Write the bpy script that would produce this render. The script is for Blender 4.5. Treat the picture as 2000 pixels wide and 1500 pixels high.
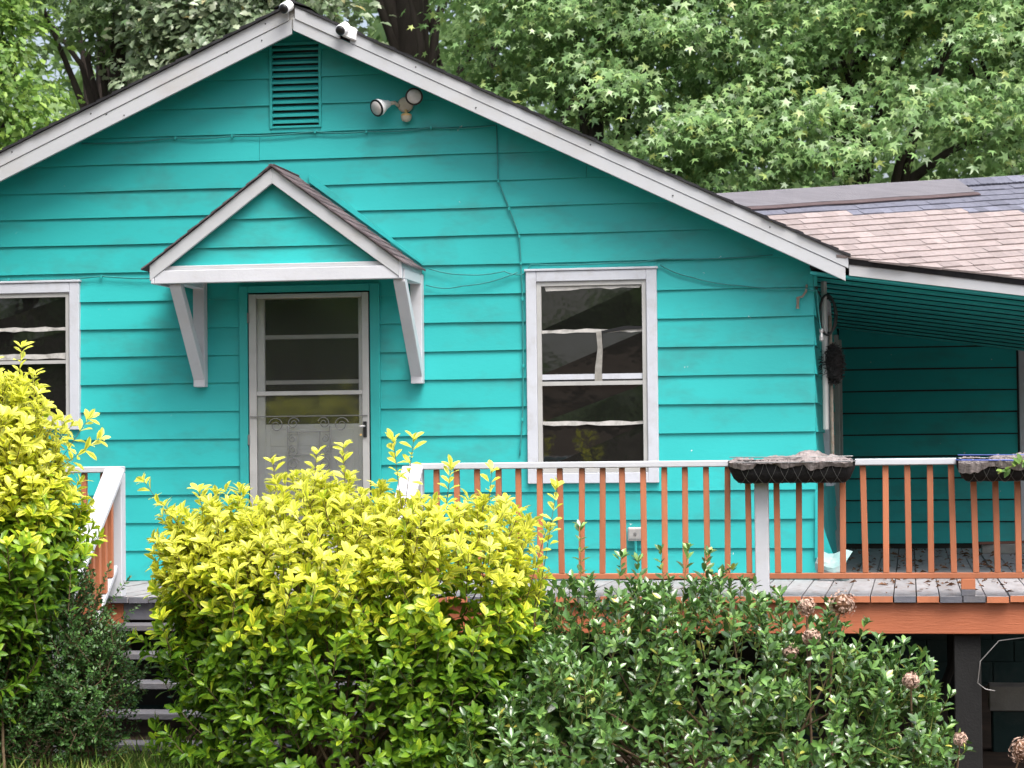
import bpy, bmesh, math, random
import numpy as np
from mathutils import Matrix, Vector, noise as mnoise
for o in list(bpy.data.objects): bpy.data.objects.remove(o)
random.seed(7); RNG = np.random.default_rng(11)
SC = bpy.context.scene; COL = SC.collection
rad = math.radians

# ------------------------------------------------------------------ camera, sky, sun, exposure
cam = bpy.data.cameras.new('camera'); cam_ob = bpy.data.objects.new('camera', cam); COL.objects.link(cam_ob)
SC.camera = cam_ob
cam.sensor_width = 36; cam.lens = 84.6; cam.clip_end = 2000; cam.clip_start = .1
YAW, PITCH, ROLL = rad(9.375), math.atan(140/4700), .0105
fw = Vector((-math.sin(YAW)*math.cos(PITCH), math.cos(YAW)*math.cos(PITCH), math.sin(PITCH)))
r0 = Vector((math.cos(YAW), math.sin(YAW), 0)); u0 = r0.cross(fw)
rr = r0*math.cos(ROLL) - u0*math.sin(ROLL); uu = u0*math.cos(ROLL) + r0*math.sin(ROLL)
m = Matrix((rr, uu, -fw)).transposed().to_4x4(); m.translation = Vector((.676, -17.76, .93))
cam_ob.matrix_world = m
cam.dof.use_dof = True; cam.dof.focus_distance = 16.8; cam.dof.aperture_fstop = 5.6

world = bpy.data.worlds.new('World'); SC.world = world; world.use_nodes = True
wn = world.node_tree; bg = wn.nodes['Background']
sky = wn.nodes.new('ShaderNodeTexSky'); sky.sky_type = 'NISHITA'; sky.sun_disc = False
SUN_EL, SUN_AZ = rad(60), rad(142)          # azimuth clockwise from +Y (the back of the scene)
sky.sun_elevation = SUN_EL; sky.sun_rotation = SUN_AZ
sky.air_density = 1.0; sky.dust_density = 6.0; sky.ozone_density = 1.0
hsv = wn.nodes.new('ShaderNodeHueSaturation'); hsv.inputs['Saturation'].default_value = .7   # thin even cloud
wn.links.new(sky.outputs[0], hsv.inputs['Color']); wn.links.new(hsv.outputs[0], bg.inputs['Color'])
bg.inputs['Strength'].default_value = .15
sl = bpy.data.lights.new('sun', 'SUN'); sl.energy = 2.0; sl.angle = rad(38); sl.color = (1, .985, .96)
so = bpy.data.objects.new('sun', sl); COL.objects.link(so)
sd = Vector((math.sin(SUN_AZ)*math.cos(SUN_EL), math.cos(SUN_AZ)*math.cos(SUN_EL), math.sin(SUN_EL)))
so.rotation_euler = sd.to_track_quat('Z', 'Y').to_euler(); so.location = (6, -12, 20)
SC.view_settings.view_transform = 'Standard'; SC.view_settings.look = 'None'
SC.view_settings.gamma = 1; SC.view_settings.exposure = .98
SC.render.engine = 'CYCLES'
try: SC.cycles.max_bounces = 4; SC.cycles.diffuse_bounces = 2; SC.cycles.glossy_bounces = 2; SC.cycles.transmission_bounces = 3; SC.cycles.transparent_max_bounces = 6
except Exception: pass

# ------------------------------------------------------------------ materials
def lin(r, g, b):
    f = lambda c: (c/255/12.92) if c/255 <= .04045 else ((c/255+.055)/1.055)**2.4
    return (f(r), f(g), f(b))
MATS = {}
def nodes(name):
    M = bpy.data.materials.new(name); M.use_nodes = True; MATS[name] = M
    nt = M.node_tree; return M, nt, nt.nodes['Principled BSDF']
def surf(name, col, rough=.6, var=.12, scale=3., bump=.0, bscale=60., spec=.4, dirt=None, dirt_amt=.0, dirt_scale=2., stretch=(1, 1, 1), chips=None, chip_t=.80, metal=0., rnd=0.):
    """painted / plain surface: large soft tone variation, fine grain relief, optional blotchy dirt and paint chips"""
    M, nt, b = nodes(name); N = nt.nodes; L = nt.links
    g = N.new('ShaderNodeNewGeometry'); mp = N.new('ShaderNodeMapping'); mp.inputs['Scale'].default_value = stretch
    L.new(g.outputs['Position'], mp.inputs['Vector'])
    n1 = N.new('ShaderNodeTexNoise'); n1.inputs['Scale'].default_value = scale; n1.inputs['Detail'].default_value = 3; n1.inputs['Roughness'].default_value = .6
    L.new(mp.outputs[0], n1.inputs['Vector'])
    mr = N.new('ShaderNodeMapRange'); mr.inputs['From Min'].default_value = .28; mr.inputs['From Max'].default_value = .72
    mr.inputs['To Min'].default_value = 1-var; mr.inputs['To Max'].default_value = 1+var
    L.new(n1.outputs['Fac'], mr.inputs['Value'])
    vm = N.new('ShaderNodeVectorMath'); vm.operation = 'SCALE'; vm.inputs[0].default_value = col
    fac = mr.outputs[0]
    if rnd:
        oi = N.new('ShaderNodeObjectInfo'); r2 = N.new('ShaderNodeMapRange'); r2.inputs['To Min'].default_value = 1-rnd; r2.inputs['To Max'].default_value = 1+rnd
        L.new(oi.outputs['Random'], r2.inputs['Value']); mu = N.new('ShaderNodeMath'); mu.operation = 'MULTIPLY'
        L.new(fac, mu.inputs[0]); L.new(r2.outputs[0], mu.inputs[1]); fac = mu.outputs[0]
    L.new(fac, vm.inputs['Scale']); out = vm.outputs[0]
    if dirt:
        n2 = N.new('ShaderNodeTexNoise'); n2.inputs['Scale'].default_value = dirt_scale; n2.inputs['Detail'].default_value = 4; n2.inputs['Roughness'].default_value = .7
        L.new(mp.outputs[0], n2.inputs['Vector'])
        cr = N.new('ShaderNodeMapRange'); cr.inputs['From Min'].default_value = .5; cr.inputs['From Max'].default_value = .75; cr.inputs['To Max'].default_value = dirt_amt
        L.new(n2.outputs['Fac'], cr.inputs['Value'])
        mx = N.new('ShaderNodeMix'); mx.data_type = 'RGBA'; mx.inputs['B'].default_value = (*dirt, 1)
        L.new(cr.outputs[0], mx.inputs['Factor']); L.new(out, mx.inputs['A']); out = mx.outputs['Result']
    if chips:
        n3 = N.new('ShaderNodeTexNoise'); n3.inputs['Scale'].default_value = 9; n3.inputs['Detail'].default_value = 4; n3.inputs['Roughness'].default_value = .65
        L.new(g.outputs['Position'], n3.inputs['Vector'])
        cr = N.new('ShaderNodeMapRange'); cr.inputs['From Min'].default_value = chip_t; cr.inputs['From Max'].default_value = chip_t+.02
        L.new(n3.outputs['Fac'], cr.inputs['Value'])
        mx = N.new('ShaderNodeMix'); mx.data_type = 'RGBA'; mx.inputs['B'].default_value = (*chips, 1)
        L.new(cr.outputs[0], mx.inputs['Factor']); L.new(out, mx.inputs['A']); out = mx.outputs['Result']
    L.new(out, b.inputs['Base Color'])
    b.inputs['Roughness'].default_value = rough; b.inputs['Specular IOR Level'].default_value = spec; b.inputs['Metallic'].default_value = metal
    if bump:
        n4 = N.new('ShaderNodeTexNoise'); n4.inputs['Scale'].default_value = bscale; n4.inputs['Detail'].default_value = 3; n4.inputs['Roughness'].default_value = .65
        L.new(mp.outputs[0], n4.inputs['Vector'])
        bp = N.new('ShaderNodeBump'); bp.inputs['Strength'].default_value = bump; bp.inputs['Distance'].default_value = .01
        L.new(n4.outputs['Fac'], bp.inputs['Height']); L.new(bp.outputs[0], b.inputs['Normal'])
    return M
def glass(name, tint=(.007, .007, .0065), rough=.04):
    M, nt, b = nodes(name); b.inputs['Base Color'].default_value = (*tint, 1); b.inputs['Roughness'].default_value = rough
    b.inputs['Specular IOR Level'].default_value = .85
    N = nt.nodes; L = nt.links; n = N.new('ShaderNodeTexNoise'); n.inputs['Scale'].default_value = 3.5; n.inputs['Detail'].default_value = 3
    g = N.new('ShaderNodeNewGeometry'); L.new(g.outputs['Position'], n.inputs['Vector'])
    bp = N.new('ShaderNodeBump'); bp.inputs['Strength'].default_value = .06; bp.inputs['Distance'].default_value = .02
    L.new(n.outputs['Fac'], bp.inputs['Height']); L.new(bp.outputs[0], b.inputs['Normal'])
    mr = N.new('ShaderNodeMapRange'); mr.inputs['To Min'].default_value = .005; mr.inputs['To Max'].default_value = .07
    n2 = N.new('ShaderNodeTexNoise'); n2.inputs['Scale'].default_value = 6; n2.inputs['Detail'].default_value = 8
    L.new(g.outputs['Position'], n2.inputs['Vector']); L.new(n2.outputs['Fac'], mr.inputs['Value']); L.new(mr.outputs[0], b.inputs['Roughness'])
    return M
def clear_glass(name):
    M = bpy.data.materials.new(name); M.use_nodes = True; MATS[name] = M; nt = M.node_tree; N = nt.nodes; L = nt.links
    N.remove(N['Principled BSDF']); t = N.new('ShaderNodeBsdfTransparent'); t.inputs[0].default_value = (.975, .975, .97, 1)
    gl = N.new('ShaderNodeBsdfGlossy'); gl.inputs['Roughness'].default_value = .06; fr = N.new('ShaderNodeFresnel'); fr.inputs[0].default_value = 1.45
    df = N.new('ShaderNodeBsdfDiffuse'); df.inputs[0].default_value = (.35, .34, .32, 1)
    mx0 = N.new('ShaderNodeMixShader'); mx0.inputs[0].default_value = .05; L.new(t.outputs[0], mx0.inputs[1]); L.new(df.outputs[0], mx0.inputs[2])
    mx = N.new('ShaderNodeMixShader'); L.new(fr.outputs[0], mx.inputs[0]); L.new(mx0.outputs[0], mx.inputs[1]); L.new(gl.outputs[0], mx.inputs[2])
    L.new(mx.outputs[0], N['Material Output'].inputs[0]); return M
def leaf(name, stops, rough=.4, spec=.5, trans=.35, attr=None, vein=None):
    """leaf: colour picked per leaf (random island), or by the leaf's own age attribute plus a random shift"""
    M, nt, b = nodes(name); N = nt.nodes; L = nt.links
    g = N.new('ShaderNodeNewGeometry'); oi = N.new('ShaderNodeObjectInfo')
    ad = N.new('ShaderNodeMath'); ad.operation = 'ADD'; L.new(g.outputs['Random Per Island'], ad.inputs[0]); L.new(oi.outputs['Random'], ad.inputs[1])
    fr = N.new('ShaderNodeMath'); fr.operation = 'FRACT'; L.new(ad.outputs[0], fr.inputs[0]); f = fr.outputs[0]
    if attr:
        at = N.new('ShaderNodeAttribute'); at.attribute_name = attr
        m1 = N.new('ShaderNodeMath'); m1.operation = 'MULTIPLY_ADD'; m1.inputs[1].default_value = .30; L.new(f, m1.inputs[0]); L.new(at.outputs['Fac'], m1.inputs[2])
        m2 = N.new('ShaderNodeMath'); m2.operation = 'SUBTRACT'; m2.inputs[1].default_value = .15; L.new(m1.outputs[0], m2.inputs[0]); f = m2.outputs[0]
    cr = N.new('ShaderNodeValToRGB'); el = cr.color_ramp.elements
    while len(el) < len(stops): el.new(.5)
    for e, (p, c) in zip(el, stops): e.position = p; e.color = (*c, 1)
    L.new(f, cr.inputs[0]); out = cr.outputs[0]
    if vein:
        av = N.new('ShaderNodeAttribute'); av.attribute_name = 'mid'
        mr = N.new('ShaderNodeMapRange'); mr.inputs['From Min'].default_value = .35; mr.inputs['From Max'].default_value = 1; mr.inputs['To Max'].default_value = .7
        L.new(av.outputs['Fac'], mr.inputs[0])
        mx = N.new('ShaderNodeMix'); mx.data_type = 'RGBA'; mx.inputs['B'].default_value = (*vein, 1)
        L.new(mr.outputs[0], mx.inputs['Factor']); L.new(out, mx.inputs['A']); out = mx.outputs['Result']
    L.new(out, b.inputs['Base Color']); b.inputs['Roughness'].default_value = rough; b.inputs['Specular IOR Level'].default_value = spec
    tr = N.new('ShaderNodeBsdfTranslucent'); L.new(out, tr.inputs[0])
    ms = N.new('ShaderNodeMixShader'); ms.inputs[0].default_value = trans
    L.new(b.outputs[0], ms.inputs[1]); L.new(tr.outputs[0], ms.inputs[2]); L.new(ms.outputs[0], N['Material Output'].inputs[0])
    return M

TEAL = (.024, .392, .388)
surf('teal', TEAL, rough=.48, var=.12, scale=1.1, bump=.10, bscale=38, dirt=(.045, .19, .17), dirt_amt=.62, dirt_scale=2.6, chips=(.62, .70, .68), chip_t=.715, spec=.35, stretch=(.5, 1, 1), rnd=.07)
surf('teal_trim', (.024, .36, .35), rough=.45, var=.10, scale=4, bump=.1, dirt=(.03, .12, .12), dirt_amt=.35)
surf('white', (.515, .525, .565), rough=.5, var=.05, scale=3, bump=.12, bscale=45, dirt=(.38, .35, .31), dirt_amt=.30, dirt_scale=3.5, stretch=(1, 1, 1))
surf('rake_white', (.435, .45, .472), rough=.55, var=.06, scale=2, bump=.12, bscale=45, dirt=(.36, .33, .29), dirt_amt=.45, dirt_scale=2.6, stretch=(.6, 1, 1))
surf('casing_white', (.485, .505, .555), rough=.5, var=.05, scale=5, bump=.16, bscale=70, dirt=(.33, .32, .31), dirt_amt=.45, dirt_scale=7)
surf('storm_grey', (.40, .40, .39), rough=.4, var=.07, scale=4, bump=.06, dirt=(.25, .24, .22), dirt_amt=.4, dirt_scale=5)
surf('old_white', (.46, .45, .43), rough=.7, var=.18, scale=14, bump=.35, bscale=90, dirt=(.12, .115, .10), dirt_amt=.8, dirt_scale=12)
surf('orange', (.43, .15, .072), rough=.55, var=.10, scale=4, bump=.18, bscale=50, dirt=(.22, .10, .06), dirt_amt=.35, dirt_scale=5, stretch=(1, 1, .4), rnd=.13)
surf('orange_rim', (.41, .13, .062), rough=.5, var=.10, scale=3, bump=.25, bscale=40, dirt=(.20, .06, .03), dirt_amt=.3, dirt_scale=4, stretch=(.25, 1, 2.2))
surf('deck_grey', (.29, .275, .285), rough=.7, var=.14, scale=6, bump=.3, bscale=50, dirt=(.20, .14, .11), dirt_amt=.6, dirt_scale=5, stretch=(2.5, .5, 1), rnd=.12)
surf('slate_paint', (.115, .118, .14), rough=.6, var=.2, scale=8, bump=.25, bscale=50, dirt=(.22, .20, .19), dirt_amt=.5, dirt_scale=6)
surf('step_grey', (.115, .115, .13), rough=.65, var=.2, scale=6, bump=.3, bscale=50, dirt=(.10, .085, .07), dirt_amt=.6, dirt_scale=6)
surf('stringer', (.14, .055, .035), rough=.7, var=.2, scale=5, bump=.3)
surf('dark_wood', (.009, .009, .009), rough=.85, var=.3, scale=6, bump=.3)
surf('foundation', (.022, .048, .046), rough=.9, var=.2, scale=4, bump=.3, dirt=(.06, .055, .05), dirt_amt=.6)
surf('shingle_dark', (.030, .030, .033), rough=.95, var=.25, scale=20, bump=.5, bscale=300, spec=.2, rnd=.25)
surf('shingle_tan', (.29, .245, .238), rough=.95, var=.12, scale=30, bump=.5, bscale=300, spec=.2, rnd=.14, dirt=(.30, .24, .22), dirt_amt=.4, dirt_scale=12)
surf('shingle_blue', (.15, .155, .195), rough=.95, var=.14, scale=30, bump=.5, bscale=300, spec=.2, rnd=.22)
surf('shingle_plum', (.115, .092, .098), rough=.95, var=.25, scale=30, bump=.5, bscale=300, spec=.2, rnd=.28)
surf('roll_roof', (.15, .145, .16), rough=.9, var=.12, scale=6, bump=.4, bscale=250, spec=.2, stretch=(.4, 3, 3))
surf('roll_band', (.09, .066, .068), rough=.9, var=.15, scale=8, bump=.3, bscale=200, spec=.2)
surf('black', (.012, .012, .013), rough=.35, var=.1, scale=20)
surf('cam_white', (.78, .79, .80), rough=.3, var=.03, scale=10)
surf('lamp_cream', (.52, .47, .38), rough=.5, var=.12, scale=30, dirt=(.28, .20, .12), dirt_amt=.5, dirt_scale=30)
surf('lens', (.50, .48, .46), rough=.25, var=.12, scale=25, bump=.3, bscale=160)
surf('sensor', (.62, .42, .18), rough=.5, var=.2, scale=30)
surf('cable_teal', (.03, .22, .215), rough=.5, var=.15, scale=10)
surf('cable_black', (.018, .019, .018), rough=.5, var=.1, scale=10)
surf('wire', (.20, .20, .20), rough=.5, var=.2, scale=30, metal=.5)
surf('wire_blue', (.08, .12, .42), rough=.5, var=.2, scale=30)
surf('felt', (.235, .205, .20), rough=1., var=.32, scale=16, bump=.9, bscale=45, dirt=(.07, .06, .055), dirt_amt=.8, dirt_scale=10, spec=.1)
surf('felt_black', (.022, .021, .022), rough=.95, var=.3, scale=20, bump=.6, bscale=60, spec=.2)
surf('nest', (.020, .018, .018), rough=1., var=.4, scale=30)
surf('metal_dull', (.42, .41, .40), rough=.45, var=.15, scale=20, metal=.6)
surf('bracket_rust', (.25, .22, .18), rough=.7, var=.3, scale=30, dirt=(.25, .09, .04), dirt_amt=.6, dirt_scale=40)
surf('grille_metal', (.15, .15, .147), rough=.45, var=.1, scale=20)
surf('interior', (.035, .034, .03), rough=.9, var=.2, scale=4)
surf('bark', (.055, .045, .040), rough=.95, var=.35, scale=5, bump=1., bscale=14, stretch=(1, 1, .25), spec=.15)
surf('twig', (.12, .085, .05), rough=.85, var=.3, scale=20, spec=.2)
surf('twig_green', (.20, .22, .06), rough=.7, var=.3, scale=20, spec=.2)
surf('dead_stem', (.30, .20, .13), rough=.9, var=.3, scale=20, spec=.2)
surf('soil', (.075, .055, .040), rough=1., var=.35, scale=1.2, bump=.7, bscale=9, dirt=(.16, .105, .075), dirt_amt=.7, dirt_scale=1.6, spec=.1)
surf('concrete', (.30, .29, .27), rough=.95, var=.2, scale=6, bump=.4, bscale=60)
surf('hydrangea', (.50, .35, .28), rough=.9, var=.3, scale=40, dirt=(.20, .11, .07), dirt_amt=.7, dirt_scale=50, spec=.1)
surf('litter', (.16, .085, .05), rough=.95, var=.5, scale=40, spec=.1)
surf('cloth_grey', (.26, .25, .23), rough=1., var=.25, scale=20, bump=.5, bscale=70, spec=.1)
surf('bent_teal', (.20, .33, .33), rough=.5, var=.2, scale=8, dirt=(.36, .36, .35), dirt_amt=.95, dirt_scale=7)
glass('pane'); clear_glass('storm_glass')
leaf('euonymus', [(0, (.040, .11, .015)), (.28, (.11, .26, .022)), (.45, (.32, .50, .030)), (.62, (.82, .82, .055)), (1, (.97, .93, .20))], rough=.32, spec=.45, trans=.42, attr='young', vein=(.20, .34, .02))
leaf('holly', [(0, (.050, .110, .028)), (.4, (.085, .185, .045)), (.75, (.135, .28, .062)), (.97, (.22, .38, .09)), (1, (.5, .45, .08))], rough=.26, spec=1.0, trans=.18)
leaf('boxleaf', [(0, (.030, .080, .020)), (.6, (.060, .15, .032)), (1, (.14, .28, .07))], rough=.4, spec=.5, trans=.25)
leaf('sweetgum', [(0, (.13, .24, .085)), (.35, (.20, .355, .12)), (.7, (.28, .455, .16)), (.94, (.37, .53, .20)), (1, (.46, .52, .13))], rough=.38, spec=.8, trans=.38)
leaf('oak', [(0, (.11, .17, .085)), (.4, (.20, .28, .15)), (.8, (.32, .40, .24)), (.97, (.42, .48, .32)), (1, (.50, .40, .14))], rough=.36, spec=.9, trans=.30)
leaf('maple', [(0, (.08, .17, .035)), (.5, (.18, .33, .065)), (1, (.34, .50, .10))], rough=.45, spec=.45, trans=.40)
leaf('woods', [(0, (.10, .175, .07)), (.5, (.19, .31, .11)), (1, (.30, .44, .17))], rough=.5, spec=.4, trans=.4)
leaf('grass', [(0, (.06, .13, .02)), (.6, (.15, .26, .04)), (1, (.34, .36, .10))], rough=.5, spec=.3, trans=.4)

# ------------------------------------------------------------------ mesh helpers
def place(o, parent, loc=None):
    COL.objects.link(o)
    if parent is not None:
        o.parent = parent
        if parent.type == 'EMPTY': o.matrix_parent_inverse = Matrix.Translation(-parent.location)
    return o
def tag(o, label=None, cat=None, group=None, kind=None):
    if label: o['label'] = label
    if cat: o['category'] = cat
    if group: o['group'] = group
    if kind: o['kind'] = kind
    return o
def thing(name, label, cat, loc=(0, 0, 0), group=None):
    e = bpy.data.objects.new(name, None); e.location = loc; e.empty_display_size = .1; COL.objects.link(e)
    return tag(e, label, cat, group)
class MB:
    def __init__(s): s.v = []; s.f = []; s.mi = []
    def add(s, vs, fs, mi=0):
        n = len(s.v); s.v += [tuple(p) for p in vs]; s.f += [tuple(i+n for i in q) for q in fs]; s.mi += [mi]*len(fs); return s
    def hexa(s, p, mi=0):      # 0-3 one end ring, 4-7 other end ring
        return s.add(p, [(3, 2, 1, 0), (4, 5, 6, 7), (0, 1, 5, 4), (1, 2, 6, 5), (2, 3, 7, 6), (3, 0, 4, 7)], mi)
    def box(s, x0, x1, y0, y1, z0, z1, mi=0):
        return s.hexa([(x0, y0, z0), (x1, y0, z0), (x1, y1, z0), (x0, y1, z0), (x0, y0, z1), (x1, y0, z1), (x1, y1, z1), (x0, y1, z1)], mi)
    def beam(s, a, b, w, h, up=(0, 0, 1)):
        a = Vector(a); b = Vector(b); d = (b-a).normalized(); x = d.cross(Vector(up)).normalized(); z = x.cross(d)
        x *= w/2; z *= h/2
        return s.hexa([a-x-z, a+x-z, a+x+z, a-x+z, b-x-z, b+x-z, b+x+z, b-x+z])
    def prism(s, A, B, mi=0):  # two matching polygons
        n = len(A)
        return s.add(list(A)+list(B), [tuple(range(n))[::-1], tuple(range(n, 2*n))]+[(i, (i+1) % n, n+(i+1) % n, n+i) for i in range(n)], mi)
    def tube(s, pts, r, n=6, cap=True):
        pts = [Vector(p) for p in pts]; k = len(pts); rs = r if isinstance(r, (list, tuple)) else [r]*k
        vs = []; ref = None
        for i, p in enumerate(pts):
            d = (pts[min(i+1, k-1)]-pts[max(i-1, 0)]).normalized()
            if ref is None: ref = d.orthogonal().normalized()
            ref = (ref-d*ref.dot(d))
            if ref.length < 1e-5: ref = d.orthogonal()
            ref.normalize(); q = d.cross(ref)
            for j in range(n):
                a = 2*math.pi*j/n; vs.append(p+(ref*math.cos(a)+q*math.sin(a))*rs[i])
        fs = [(i*n+j, i*n+(j+1) % n, (i+1)*n+(j+1) % n, (i+1)*n+j) for i in range(k-1) for j in range(n)]
        if cap: fs += [tuple(range(n))[::-1], tuple((k-1)*n+j for j in range(n))]
        return s.add(vs, fs)
    def lathe(s, prof, o, ax, n=20):
        o = Vector(o); ax = Vector(ax).normalized(); e = ax.orthogonal().normalized(); f = ax.cross(e); vs = []
        for r, h in prof:
            for j in range(n):
                a = 2*math.pi*j/n; vs.append(o+ax*h+(e*math.cos(a)+f*math.sin(a))*max(r, 1e-4))
        k = len(prof)
        fs = [(i*n+j, i*n+(j+1) % n, (i+1)*n+(j+1) % n, (i+1)*n+j) for i in range(k-1) for j in range(n)]
        fs += [tuple(range(n))[::-1], tuple((k-1)*n+j for j in range(n))]
        return s.add(vs, fs)
    def mesh(s, name, mats, bevel=0, smooth=False):
        me = bpy.data.meshes.new(name); me.from_pydata(s.v, [], s.f)
        for mm in (mats if isinstance(mats, (list, tuple)) else [mats]): me.materials.append(MATS[mm])
        if any(s.mi): me.polygons.foreach_set('material_index', s.mi)
        bm = bmesh.new(); bm.from_mesh(me); bmesh.ops.recalc_face_normals(bm, faces=bm.faces)
        if bevel: bmesh.ops.bevel(bm, geom=list(bm.edges), offset=bevel, segments=1, affect='EDGES', clamp_overlap=True)
        if smooth:
            for f in bm.faces: f.smooth = True
        bm.to_mesh(me); bm.free(); return me
    def build(s, name, mats, parent=None, bevel=0, smooth=False):
        return place(bpy.data.objects.new(name, s.mesh(name, mats, bevel, smooth)), parent)
def B(name, mat, parent, x0, x1, y0, y1, z0, z1, bevel=.003):
    return MB().box(x0, x1, y0, y1, z0, z1).build(name, mat, parent, bevel)
def clip(poly, a, b, c):      # keep a*u+b*z+c >= 0
    out = []
    for i in range(len(poly)):
        p, q = poly[i], poly[(i+1) % len(poly)]; dp = a*p[0]+b*p[1]+c; dq = a*q[0]+b*q[1]+c
        if dp >= 0: out.append(p)
        if dp*dq < 0:
            t = dp/(dp-dq); out.append((p[0]+(q[0]-p[0])*t, p[1]+(q[1]-p[1])*t))
    return out
def siding(parent, mp, u0, u1, z0, z1, planes=(), mat='teal', lap=.018, prd=.019, jit=.0022, name='siding_board'):
    """one lapped board: thin at the top, proud at the bottom, its lower edge slightly wavy"""
    n = max(1, int((u1-u0)/.5)); zt = z1+lap
    ph = random.random()*6
    low = [(u0+(u1-u0)*i/n, z0+jit*math.sin(ph+i*1.7)+random.uniform(-.001, .001)) for i in range(n+1)]
    poly = low+[(u1, zt), (u0, zt)]
    for p in planes: poly = clip(poly, *p)
    if len(poly) < 3: return
    d = lambda z: .004+prd*(1-(z-z0)/(zt-z0))
    MB().prism([mp(u, z, d(z)) for u, z in poly], [mp(u, z, max(d(z)-.013, -.006)) for u, z in poly]).build(name, mat, parent)

# ================================================================== SETTING: ground
def gz(x, y):
    h = -1.0 - .09*max(0, min(3.5, x+2.5)) if y < 14 else -1.0-.09*max(0, min(3.5, x+2.5))
    if y > 14: h += .13*(y-14) if y < 70 else .13*56
    if y < -8: h += .03*min(20, -8-y)
    return h
xs = [-300, -150, -80, -50, -30]+[-24+i*1.0 for i in range(49)]+[30, 50, 80, 150, 300]
ys = [-300, -150, -80, -40, -25, -18]+[-14+i*1.0 for i in range(60)]+[55, 70, 100, 180, 320]
V = [(x, y, gz(x, y)+(.05*math.sin(x*1.3+y*.7)+.04*math.sin(x*.5-y*1.9) if abs(x) < 30 else 0)) for y in ys for x in xs]
nx = len(xs)
Fc = [(j*nx+i, j*nx+i+1, (j+1)*nx+i+1, (j+1)*nx+i) for j in range(len(ys)-1) for i in range(nx-1)]
mb = MB(); mb.add(V, Fc); g = mb.build('ground', 'soil', None, smooth=True); tag(g, kind='structure')

# ================================================================== HOUSE
house = thing('house', 'turquoise clapboard cottage with white gable trim, front door and side porch', 'house', (-3.84, 0, -.9))
AX, AZ = -3.84, 4.345                     # roof apex at the rake
ML, MR = .452, .484
roofz = lambda x: AZ-(ML*(AX-x) if x < AX else MR*(x-AX))
XL, XR = -7.68, -.005
Y_BACK = 9.8; Y_PB = 5.75                 # back of the house, back wall of the side porch

# solid walls behind the boards
wall = MB()
wall.prism([(XL+.02, .055, -.95), (XR-.02, .055, -.95), (XR-.02, .055, roofz(XR)-.16), (AX, .055, AZ-.16), (XL+.02, .055, roofz(XL)-.16)],
           [(XL+.02, Y_BACK, -.95), (XR-.02, Y_BACK, -.95), (XR-.02, Y_BACK, roofz(XR)-.16), (AX, Y_BACK, AZ-.16), (XL+.02, Y_BACK, roofz(XL)-.16)])
front = wall.build('wall', 'interior', house); front['label'] = 'main block behind the clapboards'
rear = MB().box(XR-.01, 3.05, Y_PB+.03, Y_BACK, -1.4, 2.3).build('wall', 'interior', house); rear['label'] = 'rear wing behind the side porch'
front_siding = MB().box(XL+.03, XR-.03, .03, .055, -.02, 2.3).build('front_wall', 'interior', house)

# front boards
ZR = [.006, .234, .446, .659, .871, 1.084, 1.296, 1.509, 1.721, 1.934, 2.146, 2.37, 2.588, 2.797, 2.999, 3.204, 3.41, 3.62, 3.83, 4.04, 4.25]
OPEN = [(-6.60, -5.632, 1.17, 2.30), (-4.352, -3.264, 0, 2.245), (-2.132, -1.164, .725, 2.30), (-4.092, -3.712, 3.45, 4.088)]
pl = [(ML, -1, AZ-ML*AX-.10), (-MR, -1, AZ+MR*AX-.10)]   # stay below the roof
fm = lambda u, z, d: (u, .012-d, z)
for z0, z1 in zip(ZR[:-1], ZR[1:]):
    cuts = [(XL, XR)]
    for a, b, c, d in OPEN:
        if z1-.01 > c and z0+.01 < d:
            new = []
            for s, e in cuts:
                if b <= s or a >= e: new.append((s, e))
                else:
                    if a > s: new.append((s, a))
                    if b < e: new.append((b, e))
            cuts = new
    # a window that covers only part of a board's height: the board is notched by filling the leftover strip
    for s, e in cuts:
        joints = [s]
        if e-s > 3.4 and random.random() < .7: joints.append(s+(e-s)*random.uniform(.12, .88))
        joints.append(e)
        for q0, q1 in zip(joints[:-1], joints[1:]):
            x1 = q1-.0012
            siding(front_siding, fm, q0+.0012, x1, z0, z1, pl)
for a, b, c, d in OPEN:                    # strips left over above and below the openings
    for z0, z1 in zip(ZR[:-1], ZR[1:]):
        if z0+.01 < d < z1-.01: siding(front_siding, fm, a, b, d+.001, z1, pl, prd=.019*(z1-d)/(z1-z0))
        if z0+.01 < c < z1-.01:
            MB().box(a, b, -.010, .006, z0, c-.001).build('siding_board', 'teal', front_siding)

# right-hand side wall under the porch roof (seen along its length)
side = MB().box(-.026, -.016, .03, Y_PB, -.02, 2.25).build('side_wall', 'interior', house)
sm = lambda u, z, d: (-.014+d, u, z)
for z0, z1 in zip(ZR[:10], ZR[1:11]):
    siding(side, sm, .012, 1.60, z0, z1); siding(side, sm, 2.55, 5.72, z0, z1)
    if z1 < .7: siding(side, sm, 1.60, 2.55, z0, z1)
# porch back wall
back = MB().box(.0, 3.05, Y_PB, Y_PB+.03, -.02, 2.2).build('porch_back_wall', 'interior', house)
bmp = lambda u, z, d: (u, Y_PB-.002-d, z)
for i in range(10):
    z0 = .035+.2105*i
    siding(back, bmp, .012, 1.690, z0+.013, z0+.2105, prd=.030, lap=-.002, mat='teal')
# corner boards
B('corner_board', 'teal_trim', house, -.004, .022, -.012, .010, 2.15, 2.30)

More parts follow.
